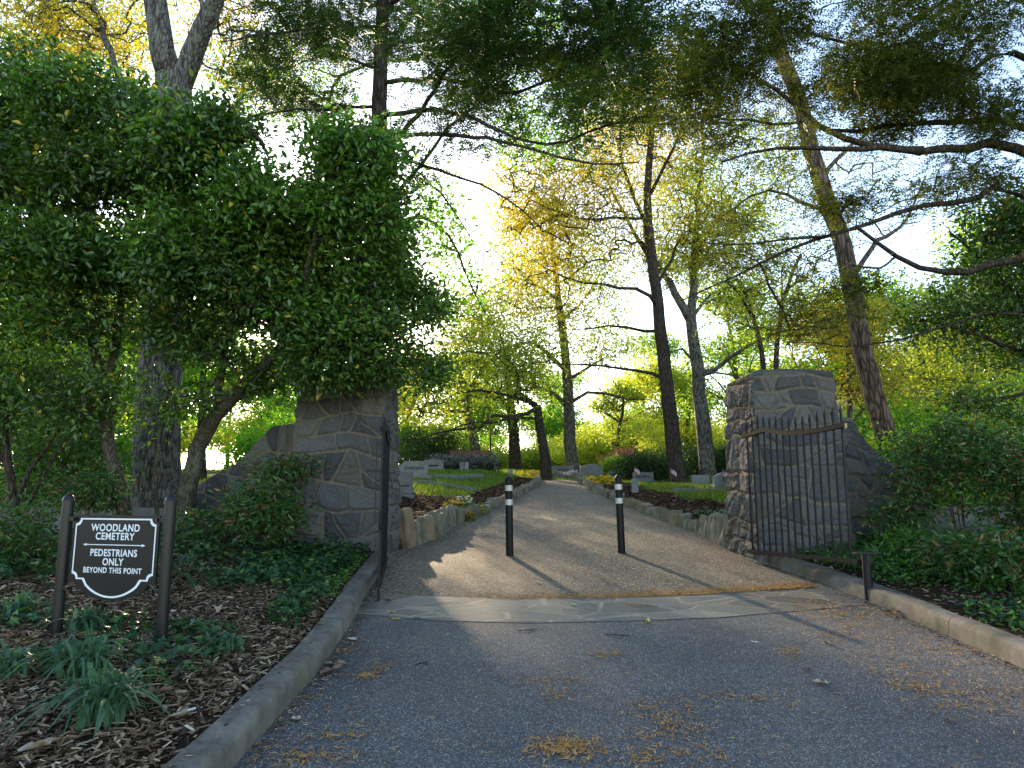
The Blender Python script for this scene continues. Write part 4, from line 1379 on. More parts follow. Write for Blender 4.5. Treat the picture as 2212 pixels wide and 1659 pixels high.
D = 12.5
tr = pl([(800, 1150, 0), (806, 900, 0), (812, 600, 0), (818, 350, 0), (822, 150, 0), (828, -60, 0), (832, -300, 0)], D); tr[0][2] = .9
hemlock('hemlock_tree', 'tall dark hemlock rising behind the left gate pillar with layered level branches', tr, .24, .09, [
    (pl([(825, 330, 0), (900, 250, -1), (960, 160, -2), (1040, 60, -3), (1060, 0, -3)], D), .055, .015),
    (pl([(822, 290, 0), (930, 290, -1.2), (1050, 300, -2.2), (1170, 330, -3), (1250, 350, -3.5), (1380, 350, -4)], D), .05, .01),
    (pl([(822, 250, 0), (960, 240, -1.5), (1100, 290, -2.5), (1200, 310, -3), (1330, 265, -3.3), (1480, 268, -3.6)], D), .05, .01),
    (pl([(822, 180, 0), (950, 170, -1), (1100, 200, -2), (1250, 150, -3), (1400, 160, -4)], D), .05, .01),
    (pl([(826, 110, 0), (950, 60, -1), (1100, 60, -2), (1300, 20, -3)], D), .045, .01),
    (pl([(826, 60, 0), (700, 60, -1), (560, 75, -2), (480, 90, -2.5)], D), .045, .01),
    (pl([(822, 230, 0), (720, 235, -.5), (600, 240, -1), (520, 260, -1)], D), .04, .01),
    (pl([(824, 150, 0), (700, 120, .5), (600, 160, 1)], D), .04, .01),
    (pl([(820, 330, 0), (960, 370, -1), (1080, 420, -1.5), (1180, 500, -2)], D), .04, .008),
    (pl([(828, 20, 0), (950, -60, -1), (1150, -120, -2.5), (1350, -100, -4)], D), .05, .01),
    (pl([(828, 0, 0), (700, -80, -1), (540, -60, -2)], D), .05, .01)],
    pb([(1150, 130, -2.5, 260, 90, 1.6), (1250, 40, -3, 260, 100, 1.6), (980, 130, -1.5, 160, 100, 1.5), (1000, 270, -1.5, 170, 45, 1.2), (1330, 240, -3.4, 150, 50, 1.2), (1200, 340, -3, 150, 30, .8, .7),
        (650, 80, -1, 170, 70, 1.3), (640, 190, -.5, 160, 60, 1.2), (900, 400, -.4, 80, 60, .8), (860, 540, .2, 60, 120, .8, .7), (780, 20, 0, 200, 100, 1.5), (1400, 130, -3.6, 150, 110, 1.2)], D),
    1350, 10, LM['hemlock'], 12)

# hemlock reaching in from the right, trunk standing outside the frame
D = 7.6
x0, y0 = 7.9, 7.4
hemlock('hemlock_tree', 'hemlock reaching in at the upper right with heavy dark limbs and olive gold sprays', [(x0, y0, .5), (x0 - .05, y0, 2.5), (x0, y0 + .05, 4.5), (x0, y0, 7), (x0, y0, 9.5)], .30, .14, [
    ([(x0 - .05, y0, 4.0)] + pl([(2212, 325, .2), (2080, 322, .1), (1980, 325, 0), (1880, 318, -.1), (1800, 290, -.2), (1740, 245, -.2), (1690, 205, -.2), (1620, 160, -.2)], D), .085, .02),
    ([(x0 - .05, y0, 4.4)] + pl([(2212, 275, .4), (2100, 262, .4), (1950, 270, .3), (1840, 285, .2), (1700, 265, .2), (1560, 258, 0)], D), .06, .012),
    (pl([(1990, 322, 0), (1880, 320, -.4), (1760, 320, -.7), (1640, 325, -.9), (1560, 350, -1)], D), .045, .01),
    ([(x0, y0, 3.4)] + pl([(2212, 420, .1), (2100, 432, 0), (1980, 450, 0), (1890, 480, 0), (1790, 510, 0), (1690, 550, .1), (1580, 600, .2), (1470, 650, .3)], D), .055, .008),
    (pl([(1850, 490, 0), (1950, 560, .3), (2050, 590, .4), (2200, 560, .5)][::-1], D), .05, .02),
    (pl([(1790, 510, 0), (1700, 520, -.2), (1600, 530, -.3), (1500, 520, -.4)], D), .02, .006),
    ([(x0, y0, 5.2)] + pl([(2212, 120, .4), (2100, 150, .3), (1980, 130, 0), (1850, 100, -.3), (1700, 60, -.5)], D), .06, .012),
    ([(x0, y0, 6.0)] + pl([(2212, 0, 0), (2050, -20, -.3), (1850, -40, -.8), (1600, 0, -1)], D), .06, .01),
    ([(x0, y0, 2.8)] + pl([(2212, 680, .5), (2050, 700, .6), (1950, 735, .8), (1850, 745, 1), (1700, 740, 1.1)], D), .03, .006)],
    pb([(1750, 140, -.3, 300, 110, 1.0), (2000, 60, -.2, 230, 130, 1.0), (1900, 210, 0, 300, 80, .9), (1600, 90, -.3, 180, 120, .9), (1650, 290, -.4, 150, 50, .6), (1480, 200, -.4, 100, 110, .6),
        (1750, 410, 0, 180, 35, .6, .7), (1900, 430, 0, 220, 50, .6, .8), (1620, 560, .1, 150, 60, .6), (1560, 470, 0, 70, 50, .5), (1780, 640, .6, 150, 80, .8, .8), (2080, 380, .2, 130, 60, .7), (1650, 690, .9, 130, 40, .5, .6), (2100, 230, .1, 150, 90, .8)], D),
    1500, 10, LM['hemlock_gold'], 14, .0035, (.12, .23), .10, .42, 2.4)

# ------------------------------------------------------------------ big broadleaf screen at left
def privet(name, label, stems, blobs, n, per, seed, D, bright=.3, Lr=(.05, .10), nthr=.35):
    rg = np.random.default_rng(seed)
    paths = [(pl(s[0], D), s[1], s[2]) for s in stems]
    paths[0][0][0][2] = float(gz(paths[0][0][0][0], paths[0][0][0][1])) - .1
    sk, tips, td = grow(paths, pb(blobs, D), n, rg, .22, .02, .004, 1.7, nthr, .1, root=1.4)
    td[:, 2] += .35; td = unit(td)
    br = rg.random(len(tips)) < bright * np.clip((vnoise(tips, 1.3, 8) - .35) * 3, 0, 1.6)  # noise picks the clusters coloured as if lit from the top
    a = clusters(tips[~br], td[~br], per, .115, rg, Lr, (.42, .55), 'oval', .8, .7, .7, .22)
    b = clusters(tips[br], td[br], per, .10, rg, Lr, (.42, .55), 'oval', .8, .7, .8, .15)
    return plant(name, label, 'tree', M['bark_privet'], None, sk, .004, [('crown', a, LM['privet']), ('toplit_leaves', b, LM['privet_bright'])])

privet('broadleaf_evergreen_tree', 'broadleaf evergreen leaning right, its glossy crown hanging over the left pillar',
    [([(392, 1140, 0), (405, 1060, 0), (432, 960, 0), (462, 905, -.2), (500, 862, -.3), (560, 800, -.5), (640, 720, -.8), (740, 640, -1), (800, 520, -1)], .13, .03),
     ([(500, 862, -.3), (600, 830, -.2), (700, 790, 0), (820, 740, .1), (930, 690, .1)], .05, .012),
     ([(470, 900, -.2), (480, 780, -.5), (520, 640, -1), (560, 480, -1.6), (580, 340, -1.8)], .055, .012),
     ([(600, 760, -.6), (660, 600, -1.4), (700, 440, -2), (740, 300, -2.2)], .045, .012)],
    [(520, 345, -1.6, 140, 65, .8), (460, 300, -1.8, 90, 60, .6), (700, 360, -1.7, 90, 60, .7), (640, 340, -1.9, 130, 55, .7), (770, 335, -2, 110, 50, .6), (840, 320, -1.6, 50, 25, .3), (740, 275, -2, 50, 25, .3, .6), (600, 450, -1.7, 170, 80, .8), (760, 440, -1.6, 120, 80, .7), (600, 640, -1.0, 150, 70, .6), (760, 640, -.6, 100, 70, .5), (530, 560, -1.5, 130, 80, .8), (690, 560, -1.2, 130, 70, .7, .55), (840, 560, -.5, 60, 120, .6),
     (900, 690, 0, 80, 90, .6), (930, 780, .1, 40, 55, .4), (820, 770, -.4, 110, 50, .6), (660, 780, -.8, 150, 50, .7), (720, 700, -1.0, 160, 50, .6, .7), (540, 800, -.7, 90, 50, .6), (955, 730, .1, 40, 60, .4), (945, 800, .1, 35, 40, .3), (440, 740, -.8, 90, 60, .6, .7), (590, 690, -1.2, 110, 60, .6, .5), (460, 470, -1.4, 90, 120, .7, .7)],
    3900, 15, 21, 9.0, .5)
privet('broadleaf_evergreen_tree', 'broadleaf evergreen with a crooked upright trunk behind the sign, filling the left edge',
    [([(284, 1130, 0), (262, 1060, 0), (240, 1000, 0), (232, 930, 0), (226, 850, -.1), (212, 780, -.2), (180, 700, -.4), (120, 600, -.8), (80, 450, -1.2)], .105, .025),
     ([(224, 830, -.1), (250, 740, -.3), (270, 640, -.6), (290, 500, -1), (310, 380, -1.4), (300, 220, -1.6)], .065, .015),
     ([(342, 1140, .2), (332, 1040, .2), (345, 950, .1), (360, 860, 0), (370, 780, -.1), (380, 640, -.5)], .035, .012),
     ([(200, 740, -.3), (140, 720, -.6), (60, 700, -1), (0, 690, -1)], .035, .01)],
    [(60, 240, -1.2, 130, 80, 1.0), (200, 230, -1.3, 140, 70, .9), (330, 280, -1.4, 110, 70, .8), (120, 380, -1.2, 180, 90, 1.), (300, 420, -1.2, 150, 90, .9), (70, 540, -1.4, 160, 80, .9), (240, 560, -1, 150, 80, .8), (380, 580, -.9, 110, 80, .7, .8),
     (90, 660, -1.2, 140, 50, .7), (260, 700, -.8, 140, 60, .7, .6), (390, 700, -.6, 90, 50, .6, .6), (60, 780, -.8, 120, 60, .8, .8), (180, 830, -.5, 120, 60, .7, .5), (320, 830, -.5, 70, 50, .6, .5), (420, 850, -.4, 60, 40, .5, .6), (40, 150, -.9, 110, 60, .8, .5), (-80, 400, -1, 120, 300, 1.2), (360, 480, -1.6, 90, 160, .6, 1.4), (400, 300, -1.9, 90, 70, .6), (500, 300, -1.9, 80, 55, .6, 1.5), (540, 350, -1.9, 80, 60, .6, 1.3), (150, 870, -.5, 110, 50, .6, .6), (340, 890, -.4, 70, 40, .5, .5)],
    4100, 15, 22, 8.8, .45)

# small multi-stem at the far left edge
rg = np.random.default_rng(30)
pt = pl([(30, 1120, 0), (22, 1030, 0), (10, 930, 0), (30, 850, 0), (80, 790, 0)], 9.2)
sk, tips, td = grow([(pt, .06, .02), (pl([(28, 1110, 0), (60, 1030, 0), (110, 950, 0), (150, 900, 0), (200, 860, 0)], 9.2), .035, .012), (pl([(40, 1115, .1), (90, 1040, .1), (130, 960, .2), (175, 930, .2)], 9.2), .03, .01), (pl([(20, 1020, 0), (-30, 930, 0), (-60, 850, 0)], 9.2), .035, .012)],
    pb([(60, 830, 0, 140, 60, .8), (160, 880, .3, 80, 40, .6, .6), (-30, 900, 0, 60, 100, .6)], 9.2), 420, rg, .22, .02, .004, 1.2, .3, root=1)
plant('understory_tree', 'slender many stemmed dark tree at the left edge above the low wall', 'tree', M['bark_dark'], None, sk, .004, [('crown', clusters(tips, td, 16, .12, rg, (.05, .08), (.42, .55), 'oval', .8, .7, .7, .2), LM['privet'])])

# big trunks behind the left screen
oak('oak_tree', 'massive grey ridged oak trunk behind the sign, forking high above the leaves', [(345, 1110), (338, 1010), (345, 850), (358, 650), (370, 450), (378, 280), (375, 170)], 12.2, .40, .33,
    [([(372, 180, 0), (350, 90, 0), (335, 0, 0), (320, -150, .5), (300, -350, 1)], .25, .12), ([(385, 200, 0), (410, 140, 0), (440, 60, -.2), (470, -20, -.4), (520, -200, -.5)], .22, .1), ([(360, 500, 0), (310, 300, 1), (240, 120, 2), (200, 0, 3)], .10, .05)],
    [(330, -140, 1, 200, 70, 2.5), (550, 100, 2.5, 130, 120, 2), (160, 30, 2.5, 170, 80, 2)], 480, 16, LM['oak_gold'], M['bark_grey'], 41, (.06, .11), .28, .5, .009, .2)
for k, (pix, D, r0, lab) in enumerate([
    ([(98, 1085), (95, 990), (92, 850), (90, 600), (100, 300), (110, 0)], 17, .36, 'stout brown trunk left of the sign beyond the low wall'),
    ([(205, 1060), (200, 960), (196, 800), (190, 500), (180, 100)], 22, .38, 'grey trunk seen between the crooked tree and the brown trunk')]):
    oak('forest_tree', lab, pix, D, r0, r0 * .5, [([(pix[3][0], pix[3][1], 0), (pix[3][0] - 130, 300, 1), (pix[3][0] - 200, 150, 2)], .1, .04), ([(pix[3][0], pix[3][1] - 80, 0), (pix[3][0] + 150, 300, 1), (pix[3][0] + 200, 150, 2)], .1, .04)],
        [(pix[3][0], 200, 0, 260, 200, 3), (pix[3][0] + 20, 20, 0, 260, 120, 3)], 500, 18, LM['wood_green' if k else 'oak_gold'], M['bark_oak'], 43 + k, (.08, .14), .4, .6, .01, .25, group='big trunks beyond the low wall at left')

# right: dark ivy-like tree and pale green tree behind
D = 9.0
rg = np.random.default_rng(50)
tr = pl([(2360, 1150, 0), (2350, 900, 0), (2330, 650, 0), (2300, 400, 0)], D); tr[0][2] = .7
sk, tips, td = grow([(tr, .16, .06), (pl([(2340, 800, 0), (2212, 760, 0), (2100, 720, 0), (1990, 690, .2)], D), .05, .012), (pl([(2330, 700, 0), (2200, 640, 0), (2120, 560, 0), (2050, 500, 0)], D), .05, .012), (pl([(2340, 850, 0), (2240, 850, 0), (2150, 860, 0), (2080, 870, 0)], D), .04, .01)],
    pb([(2120, 620, 0, 110, 60, .8), (2170, 480, 0, 100, 90, .8), (2050, 690, .1, 110, 45, .6), (2180, 740, 0, 90, 60, .8), (2110, 870, -.2, 80, 30, .5), (2200, 900, 0, 60, 50, .6), (1960, 700, .3, 60, 30, .4, .6), (2230, 600, 0, 90, 200, .9)], D), 850, rg, .22, .02, .004, 2.0, .46, root=1)
plant('understory_tree', 'dark glossy leaved tree hanging in from the right edge above the bushes', 'tree', M['bark_dark'], None, sk, .004, [('crown', clusters(tips, td, 15, .12, rg, (.045, .08), (.5, .65), 'oval', .8, .7, .7, .2), LM['privet'])])
oak('forest_tree', 'pale green leafy tree in sun in front of the house, right of the leaning pine', [(2080, 1080), (2085, 980), (2090, 880), (2100, 760), (2110, 640)], 16.5, .14, .06, [([(2090, 880, 0), (2020, 830, 0), (1960, 800, 0)], .05, .02)],
    [(2080, 760, 0, 130, 90, 2), (2000, 830, 0, 90, 50, 1.5), (2150, 620, 0, 110, 120, 2), (2120, 880, 0, 110, 50, 1.5)], 800, 18, LM['wood_yellow'], M['bark_oak'], 52, (.06, .11), .26, .4, .007, .28)
oak('forest_tree', 'golden leaved young tree between the right pillar and the leaning pine', [(1830, 1070), (1832, 960), (1836, 850), (1830, 750), (1820, 680)], 15, .09, .03, [([(1834, 920, 0), (1870, 880, 0), (1900, 840, 0)], .03, .01), ([(1836, 850, 0), (1790, 790, 0), (1760, 740, 0)], .03, .01)],
    [(1800, 720, 0, 110, 60, 1.6), (1860, 820, 0, 70, 60, 1.2), (1760, 780, .3, 80, 40, 1.2, .7)], 460, 16, LM['oak_gold'], M['bark_oak'], 53, (.05, .09), .22, .35, .006, .3)
oak('forest_tree', 'bright green drooping oak branches tree between the hemlock and the lawn', [(760, 1100), (800, 900), (830, 600), (850, 420)], 15, .18, .08, [([(840, 520, 0), (900, 470, -.5), (960, 500, -1), (1010, 600, -1.5), (1050, 680, -1.5)], .05, .01), ([(845, 440, 0), (920, 400, -.5), (980, 450, -1), (1030, 540, -1)], .04, .01), ([(845, 430, 0), (1000, 250, 0), (1150, 150, 0), (1230, 200, 0)], .05, .015)],
    [(950, 500, -1, 70, 90, 1), (1000, 620, -1.3, 60, 60, .9), (930, 420, -.5, 60, 50, .9), (1180, 280, 0, 120, 80, 1.5, .7), (1060, 60, 1, 200, 90, 2, .5), (600, 170, 1, 160, 90, 1.5, .6)], 620, 14, LM['maple_green'], M['bark_dark'], 54, (.08, .14), .24, .4, .007, .32)

oak('forest_tree', 'tall leafy tree added behind the broadleaf evergreens to shade the asphalt, its crown between them and the hemlock', [(690, 1040), (688, 900), (692, 780), (688, 690), (690, 600)], 30, .26, .10,  # tree added to keep the low sun off the asphalt
    [([(690, 780, 0), (640, 720, 0), (600, 680, 0)], .09, .03), ([(690, 740, 0), (740, 690, 0), (790, 660, 0)], .09, .03)],
    [(690, 665, 0, 150, 80, 3), (770, 690, 0, 90, 60, 2.5), (640, 560, 0, 130, 80, 3), (840, 690, 2, 55, 55, 2.2), (600, 760, 0, 110, 60, 3, .6)], 900, 20, LM['oak_lime'], M['bark_oak'], 55, (.12, .2), .45, .7, .012, .3)

# ------------------------------------------------------------------ background wood: prototypes copied as whole trees
def proto(seed, H, spreadr, leafm, bark, n=380, per=24, Lr=(.14, .28)):
    rg = np.random.default_rng(seed)
    base = np.array([0, 0, -.3])
    tr = [base, base + [rg.normal(0, .2), rg.normal(0, .2), H * .35], base + [rg.normal(0, .4), rg.normal(0, .4), H * .7], base + [rg.normal(0, .5), 0, H * .9]]
    paths = [(tr, .24, .07)]
    for k in range(6):
        a = rg.uniform(0, 6.28); z = H * rg.uniform(.3, .65); r = spreadr * rg.uniform(.5, .8)
        paths.append(([np.array([0, 0, z]), np.array([math.cos(a) * r * .5, math.sin(a) * r * .5, z + H * .1]), np.array([math.cos(a) * r, math.sin(a) * r, z + H * rg.uniform(.12, .25)])], .08, .03))
    bl = []
    for k in range(11):
        a = rg.uniform(0, 6.28); r = spreadr * rg.uniform(.1, .75); z = H * rg.uniform(.3, .92)
        s_ = spreadr * rg.uniform(.3, .5)
        bl.append((np.array([math.cos(a) * r, math.sin(a) * r, z]), (s_, s_, s_ * .6)))
    sk, tips, td = grow(paths, bl, n, rg, .8, .06, .02, .5, .3, .12, root=1.5)
    g = clusters(tips, td, per, .5, rg, Lr, (.5, .7), 'kite', .7, .5, .4, .4, .2)
    V, Q = tubes(sk, radii(sk, .02))
    return npmesh('trunk', V, quads=Q, smooth=True), npmesh('crown', *g[:1], tris=g[1]), bark, leafm

protos = [proto(70, 13, 4.6, LM['wood_green'], M['bark_oak']), proto(71, 12, 4.2, LM['oak_lime'], M['bark_dark']), proto(72, 10.5, 4.4, LM['wood_yellow'], M['bark_oak']), proto(73, 11.5, 4.5, LM['maple_green'], M['bark_dark'])]
for me, cr, b, l in protos: me.materials.append(b); cr.materials.append(l)
kinds = ['mid green', 'yellow green', 'bright yellow', 'deep green']
spots = []
rb = random.Random(99)
for row, (D, n_, half) in enumerate(((45, 9, 34), (58, 10, 42), (74, 12, 52), (92, 14, 66))):
    for k in range(n_):
        x = -half + 2 * half * (k + .5) / n_ + rb.uniform(-1.3, 1.3)
        y = D + rb.uniform(-3, 3)
        px = 1106 + x / y * FPX
        if 1060 < px < 1420 and row < 1: continue
        spots.append((x, y, rb.randrange(4), rb.uniform(.8, 1.05) if row else rb.uniform(.7, .9)))
spots += [(-9, 20, 3, .55), (-12.5, 25, 0, .7), (-17, 27, 2, .8), (-15, 21, 3, .7), (-21, 31, 0, .9), (10, 30, 0, .65), (13.5, 27, 3, .75), (9.2, 36, 2, .7), (16, 33, 1, .9), (20, 27, 0, .9), (14, 20, 2, .6), (11.5, 21, 0, .5), (-11, 15.5, 0, .45), (6.5, 41, 2, .6)]
for i, (x, y, k, s_) in enumerate(spots):
    me, cr, b, l = protos[k]
    z = float(gz(x, y))
    lr = 'left' if x < -1 else ('right' if x > 3 else 'behind the path end')
    dist = 'far row' if y > 60 else ('middle distance' if y > 38 else 'nearer side')
    root = empty('forest_tree', (x, y, z), '%s spring tree in the woodland %s, %s' % (kinds[k], dist, lr if lr.startswith('beh') else lr + ' of the path'), 'tree', '%s woodland trees %s %s' % (kinds[k], dist, lr))
    root.scale = (s_ * rb.uniform(.95, 1.1), s_ * rb.uniform(.95, 1.1), s_ * rb.uniform(.92, 1.08)); root.rotation_euler = (0, 0, rb.uniform(0, 6.28))
    link('trunk', me, None, root, False); link('crown', cr, None, root, False)

# ------------------------------------------------------------------ shrubs
def shrub(name, label, c_, r, n, per, leafm, seed, Lr, Wr=(.45, .6), kind='kite', spread=.1, cat='shrub', stems=5, h0=0, group=None, up=1.0, flat=.8, bark='bark_dark', nthr=.0, rt=.003, extra=None, step=.15):
    rg = np.random.default_rng(seed)
    x, y = c_[0], c_[1]
    z = float(gz(x, y)); c3 = np.array([x, y, c_[2] if len(c_) > 2 else z + r[2] * .9])
    paths = []
    for k in range(stems):
        a = rg.uniform(0, 6.28); rr = rg.uniform(.1, .5)
        paths.append(([np.array([x, y, z - .05]) + np.array([math.cos(a), math.sin(a), 0]) * .04 * (k > 0), c3 + np.array([math.cos(a) * r[0] * rr * .5, math.sin(a) * r[1] * rr * .5, -r[2] * .4]), c3 + np.array([math.cos(a) * r[0] * rr, math.sin(a) * r[1] * rr, r[2] * .3])], max(.008, r[2] * .02), max(.004, r[2] * .008)))
    sk, tips, td = grow(paths, [(c3, r)], n, rg, step, .012, rt, 1.5 / max(r), nthr, .1, root=.05)
    g = [('foliage', clusters(tips, td, per, spread, rg, Lr, Wr, kind, flat, .8, up, .1), leafm)]
    if extra: 
        m_, cnt, sz = extra
        sel = tips[rg.integers(0, len(tips), cnt)] + unit(rg.normal(size=(cnt, 3))) * spread + np.array([0, 0, spread * .5])
        N = cnt * 5
        pos = np.repeat(sel, 5, 0); ax = rg.normal(size=(N, 3)); ax[:, 2] = np.abs(ax[:, 2]) * .3; ax[:, 1] -= .3
        g.append(('blossom', leaf_geo(pos, ax, rg.normal(size=(N, 3)) + [0, -1, 1], np.full(N, sz), np.full(N, sz * .8), 'kite', 0, 0), m_))
    return plant(name, label, cat, M[bark], leafm, sk, rt, g, group, crown='foliage', trunk='stems')

# nandinas
def nandina(label, c_, r, n, seed, Lr=(.06, .10), leafm=None, stems=5, group='feathery nandina shrubs'):
    return shrub('nandina_shrub', label, c_, r, n, 13, leafm or LM['nandina'], seed, Lr, (.30, .42), 'kite', .10, stems=stems, group=group, up=.8, flat=.6, bark='bark_privet', nthr=.38)
q = P(572, 1105, 8.35); nandina('feathery nandina on a bare stem before the left wing wall', (q[0], q[1], q[2]), (.5, .42, .33), 230, 101)
q = P(600, 1010, 8.9); nandina('reddish tipped nandina against the left wall above the bare stemmed one', (q[0], q[1], q[2]), (.5, .22, .2), 70, 102)
q = P(505, 1190, 8.6); nandina('low nandina at the foot of the left wing wall', (q[0] - .35, q[1], q[2] - .1), (.28, .25, .2), 40, 103)
q = P(60, 1180, 7.4); nandina('green nandina at the left edge behind the sign', (q[0], q[1], q[2]), (.8, .5, .45), 200, 104)
q = P(200, 1070, 8.6); nandina('yellowish nandina behind the top of the sign', (q[0], q[1], q[2]), (.55, .4, .35), 120, 105)
q = P(440, 1150, 8.3); nandina('small nandina between the right sign post and the wing wall', (q[0], q[1], q[2]), (.28, .3, .3), 60, 106)
q = P(2070, 1010, 8.3); nandina('tall dark green nandina beyond the end of the right wing wall', (q[0], q[1], q[2]), (.75, .6, .6), 330, 107)
q = P(1960, 1120, 8.5); nandina('nandina spray leaning over the low end of the right wing wall', (q[0], q[1], q[2]), (.35, .35, .3), 70, 108)
q = P(2190, 1050, 8.0); nandina('bushy nandina at the right edge', (q[0], q[1], q[2]), (.65, .6, .6), 260, 109)
q = P(2150, 1210, 7.0); nandina('low reddish nandina at the right edge above the ground cover', (q[0], q[1], q[2]), (.75, .5, .28), 230, 110)
q = P(1990, 1190, 7.9); nandina('low bright nandina beside the ground cover near the right wing wall', (q[0], q[1], q[2]), (.45, .4, .22), 120, 111, leafm=LM['ivy_bright'])
q = P(135, 990, 10.6); shrub('rhododendron_shrub', 'dark leaved rhododendron behind the low wall at left', (q[0], q[1], q[2]), (.95, .6, .75), 240, 12, LM['privet'], 112, (.08, .12), (.3, .4), 'oval', .14)

# mounds and ornamental shrubs beyond the lawn
for i, (u, v, D, rx, rz_, m_, lab) in enumerate([
    (1405, 1012, 27, 1.5, .62, 'dark_green', 'rounded clipped bush left of the dark leaning oak'),
    (1498, 1003, 30, 1.9, .85, 'dark_green', 'large rounded dark bush between the dark oak and the pale oak'),
    (1560, 1010, 31, 1.3, 1.0, 'dark_green', 'rounded dark bush between the pale oak and the right pillar'),
    (1333, 1018, 31, .8, .5, 'wood_green', 'small green bush right of the rounded grey gravestone'),
    (935, 975, 33, 1.7, 1.35, 'dark_green', 'spreading dark shrub behind the pale gravestones'),
    (1480, 950, 36, 2.6, 1.7, 'wood_yellow', 'tall leafy green shrub behind the clipped bushes')]):
    p = P(u, v, D)
    shrub('round_shrub', lab, (p[0], D, p[2]), (rx, rx * .8, rz_), 420, 26, LM[m_], 120 + i, (.06, .11), (.5, .7), 'kite', .16, group='rounded shrubs beyond the lawn', rt=.006, step=.3)
p = P(1362, 1003, 32); shrub('maple_shrub', 'pink leaved small maple behind the gravestones right of the path', (p[0], 32, p[2]), (1.3, 1.0, .75), 260, 18, LM['pink'], 131, (.07, .12), (.4, .6), 'kite', .2, flat=.4, rt=.006, step=.3)
for i, (u, v, D, rx, rz_) in enumerate([(1300, 975, 45, 3.4, 1.5), (1225, 985, 52, 3.0, 1.1), (1380, 955, 46, 3.4, 1.9), (1480, 960, 48, 3.3, 1.8), (1165, 1000, 48, 2.4, .9), (890, 965, 44, 3.2, 1.4), (1060, 1000, 46, 2.6, .8), (975, 990, 46, 2.4, 1.0)]):
    p = P(u, v, D)
    shrub('understory_shrub', 'sunlit yellow green shrub in the understory, %s in the row' % ['tallest behind the path end', 'just right of the central oak', 'behind the pink maple', 'furthest right behind the clipped bushes', 'just left of the central oak', 'furthest left behind the pale gravestones', 'behind the lamp post', 'left of the lamp post'][i], (p[0], D, p[2]), (rx, rx * .7, rz_), 420, 30, LM['wood_yellow' if i < 4 else ('wood_green' if i % 2 else 'oak_lime')], 140 + i, (.12, .2), (.5, .7), 'kite', .35, group='yellow understory shrubs', rt=.01, step=.5)
for i, (x, y, rr, rz_) in enumerate([(-9, 14.5, 1.4, .9), (-12, 17, 1.8, 1.4), (-6.3, 17.5, 1.0, .8), (-14, 22, 2.4, 1.7), (-7.5, 24, 1.7, 1.2), (7.3, 12.6, 1.2, .7), (8.6, 15, 1.5, 1.1), (10.5, 13, 1.5, 1.4), (6.6, 15.5, .9, .8)]):
    shrub('woodland_shrub', ['leafy shrub behind the low wall, nearest the sign', 'tall shrub at the far left beyond the low wall', 'shrub seen between the leaning trunk and the wing wall', 'farthest big shrub at left among the trunks', 'shrub in the gap left of the wing wall, farther back', 'low shrub behind the sloping right wing wall', 'shrub in front of the pale house', 'tall shrub at the right edge before the house', 'shrub behind the right gate pillar'][i], (x, y), (rr, rr, rz_), 300, 22, LM['wood_green' if i % 2 else 'maple_green'], 160 + i, (.07, .12), (.5, .65), 'kite', .2, group='woodland shrubs', rt=.006, step=.3)
p = P(375, 1010, 20); shrub('azalea_shrub', 'pink flowering azalea glimpsed between the big oak trunk and the leaning stems', (p[0] - 1.2, 20), (.9, .8, .6), 160, 20, LM['pink'], 175, (.05, .08), (.5, .7), 'kite', .14, rt=.005, step=.3)

# flowers
FM = {k: leafmat('petal_' + k, [(0, c0), (1, c1)], .3, .6, .2, 1.0, (1, 1, 1)) for k, c0, c1 in (('yellow', (.75, .5, .03), (.8, .62, .06)), ('orange', (.7, .25, .02), (.75, .4, .03)), ('white', (.7, .72, .68), (.8, .8, .75)), ('violet', (.35, .3, .6), (.75, .7, .8)), ('lavender', (.3, .25, .4), (.42, .36, .5)))}
for i, (u, v, D, rx, rz_, f, cnt, lab) in enumerate([
    (1001, 1078, 14.0, .20, .12, 'white', 70, 'white flowered mound in the left mulch bed'),
    (1028, 1082, 14.2, .18, .09, 'yellow', 50, 'pale yellow flower clump right of the white one in the left mulch bed'),
    (980, 1088, 13.7, .22, .1, 'orange', 60, 'orange pansy clump left of the white flowers in the left mulch bed'),
    (1005, 1093, 13.4, .2, .08, 'orange', 40, 'orange pansy clump in front of the white flowers in the left mulch bed'),
    (1155, 1022, 29, .75, .15, 'yellow', 160, 'yellow flower mound at the foot of the long limbed oak'),
    (1303, 1041, 22, .5, .15, 'yellow', 130, 'yellow pansy clump just inside the right path edging'),
    (1200, 1033, 30, .45, .12, 'violet', 90, 'violet pansies at the left of the path end bed'),
    (1235, 1032, 30, .6, .14, 'violet', 140, 'violet and white pansies before the central oak')]):
    p = P(u, v, D); z = float(gz(p[0], D))
    shrub('flower_clump', lab, (p[0], D, z + rz_ * .8), (rx, rx * .7, rz_), 40, 14, LM['grass'], 180 + i, (.03, .06), (.4, .6), 'kite', .05, 'flowers', 3, extra=(FM[f], cnt, .04 if D < 16 else .06), rt=.002, group='small flower clumps')
p0, p1 = P(925, 1024, 28), P(1075, 1022, 30)
rg = np.random.default_rng(199)
N = 900
t = rg.random(N)
cc = np.stack([p0[0] + (p1[0] - p0[0]) * t, 28.6 + rg.normal(0, .35, N), np.zeros(N)], -1); cc[:, 2] = gz(cc[:, 0], cc[:, 1]) + rg.uniform(.05, .5, N)
v_, t_, _ = clusters(cc, np.tile([0, 0, 1.], (N, 1)), 10, .1, rg, (.05, .1), (.3, .5), 'kite')
o = link('lavender_bed', npmesh('lavender_bed', v_, tris=t_), LM['dark_green']); meta(o, 'low bed of purple flowered ground cover in front of the bench', 'flower bed', None, 'stuff')
v_, t_, _ = clusters(cc + [0, -.05, .1], np.tile([0, 0, 1.], (N, 1)), 3, .1, rg, (.04, .08), (.5, .8), 'kite')
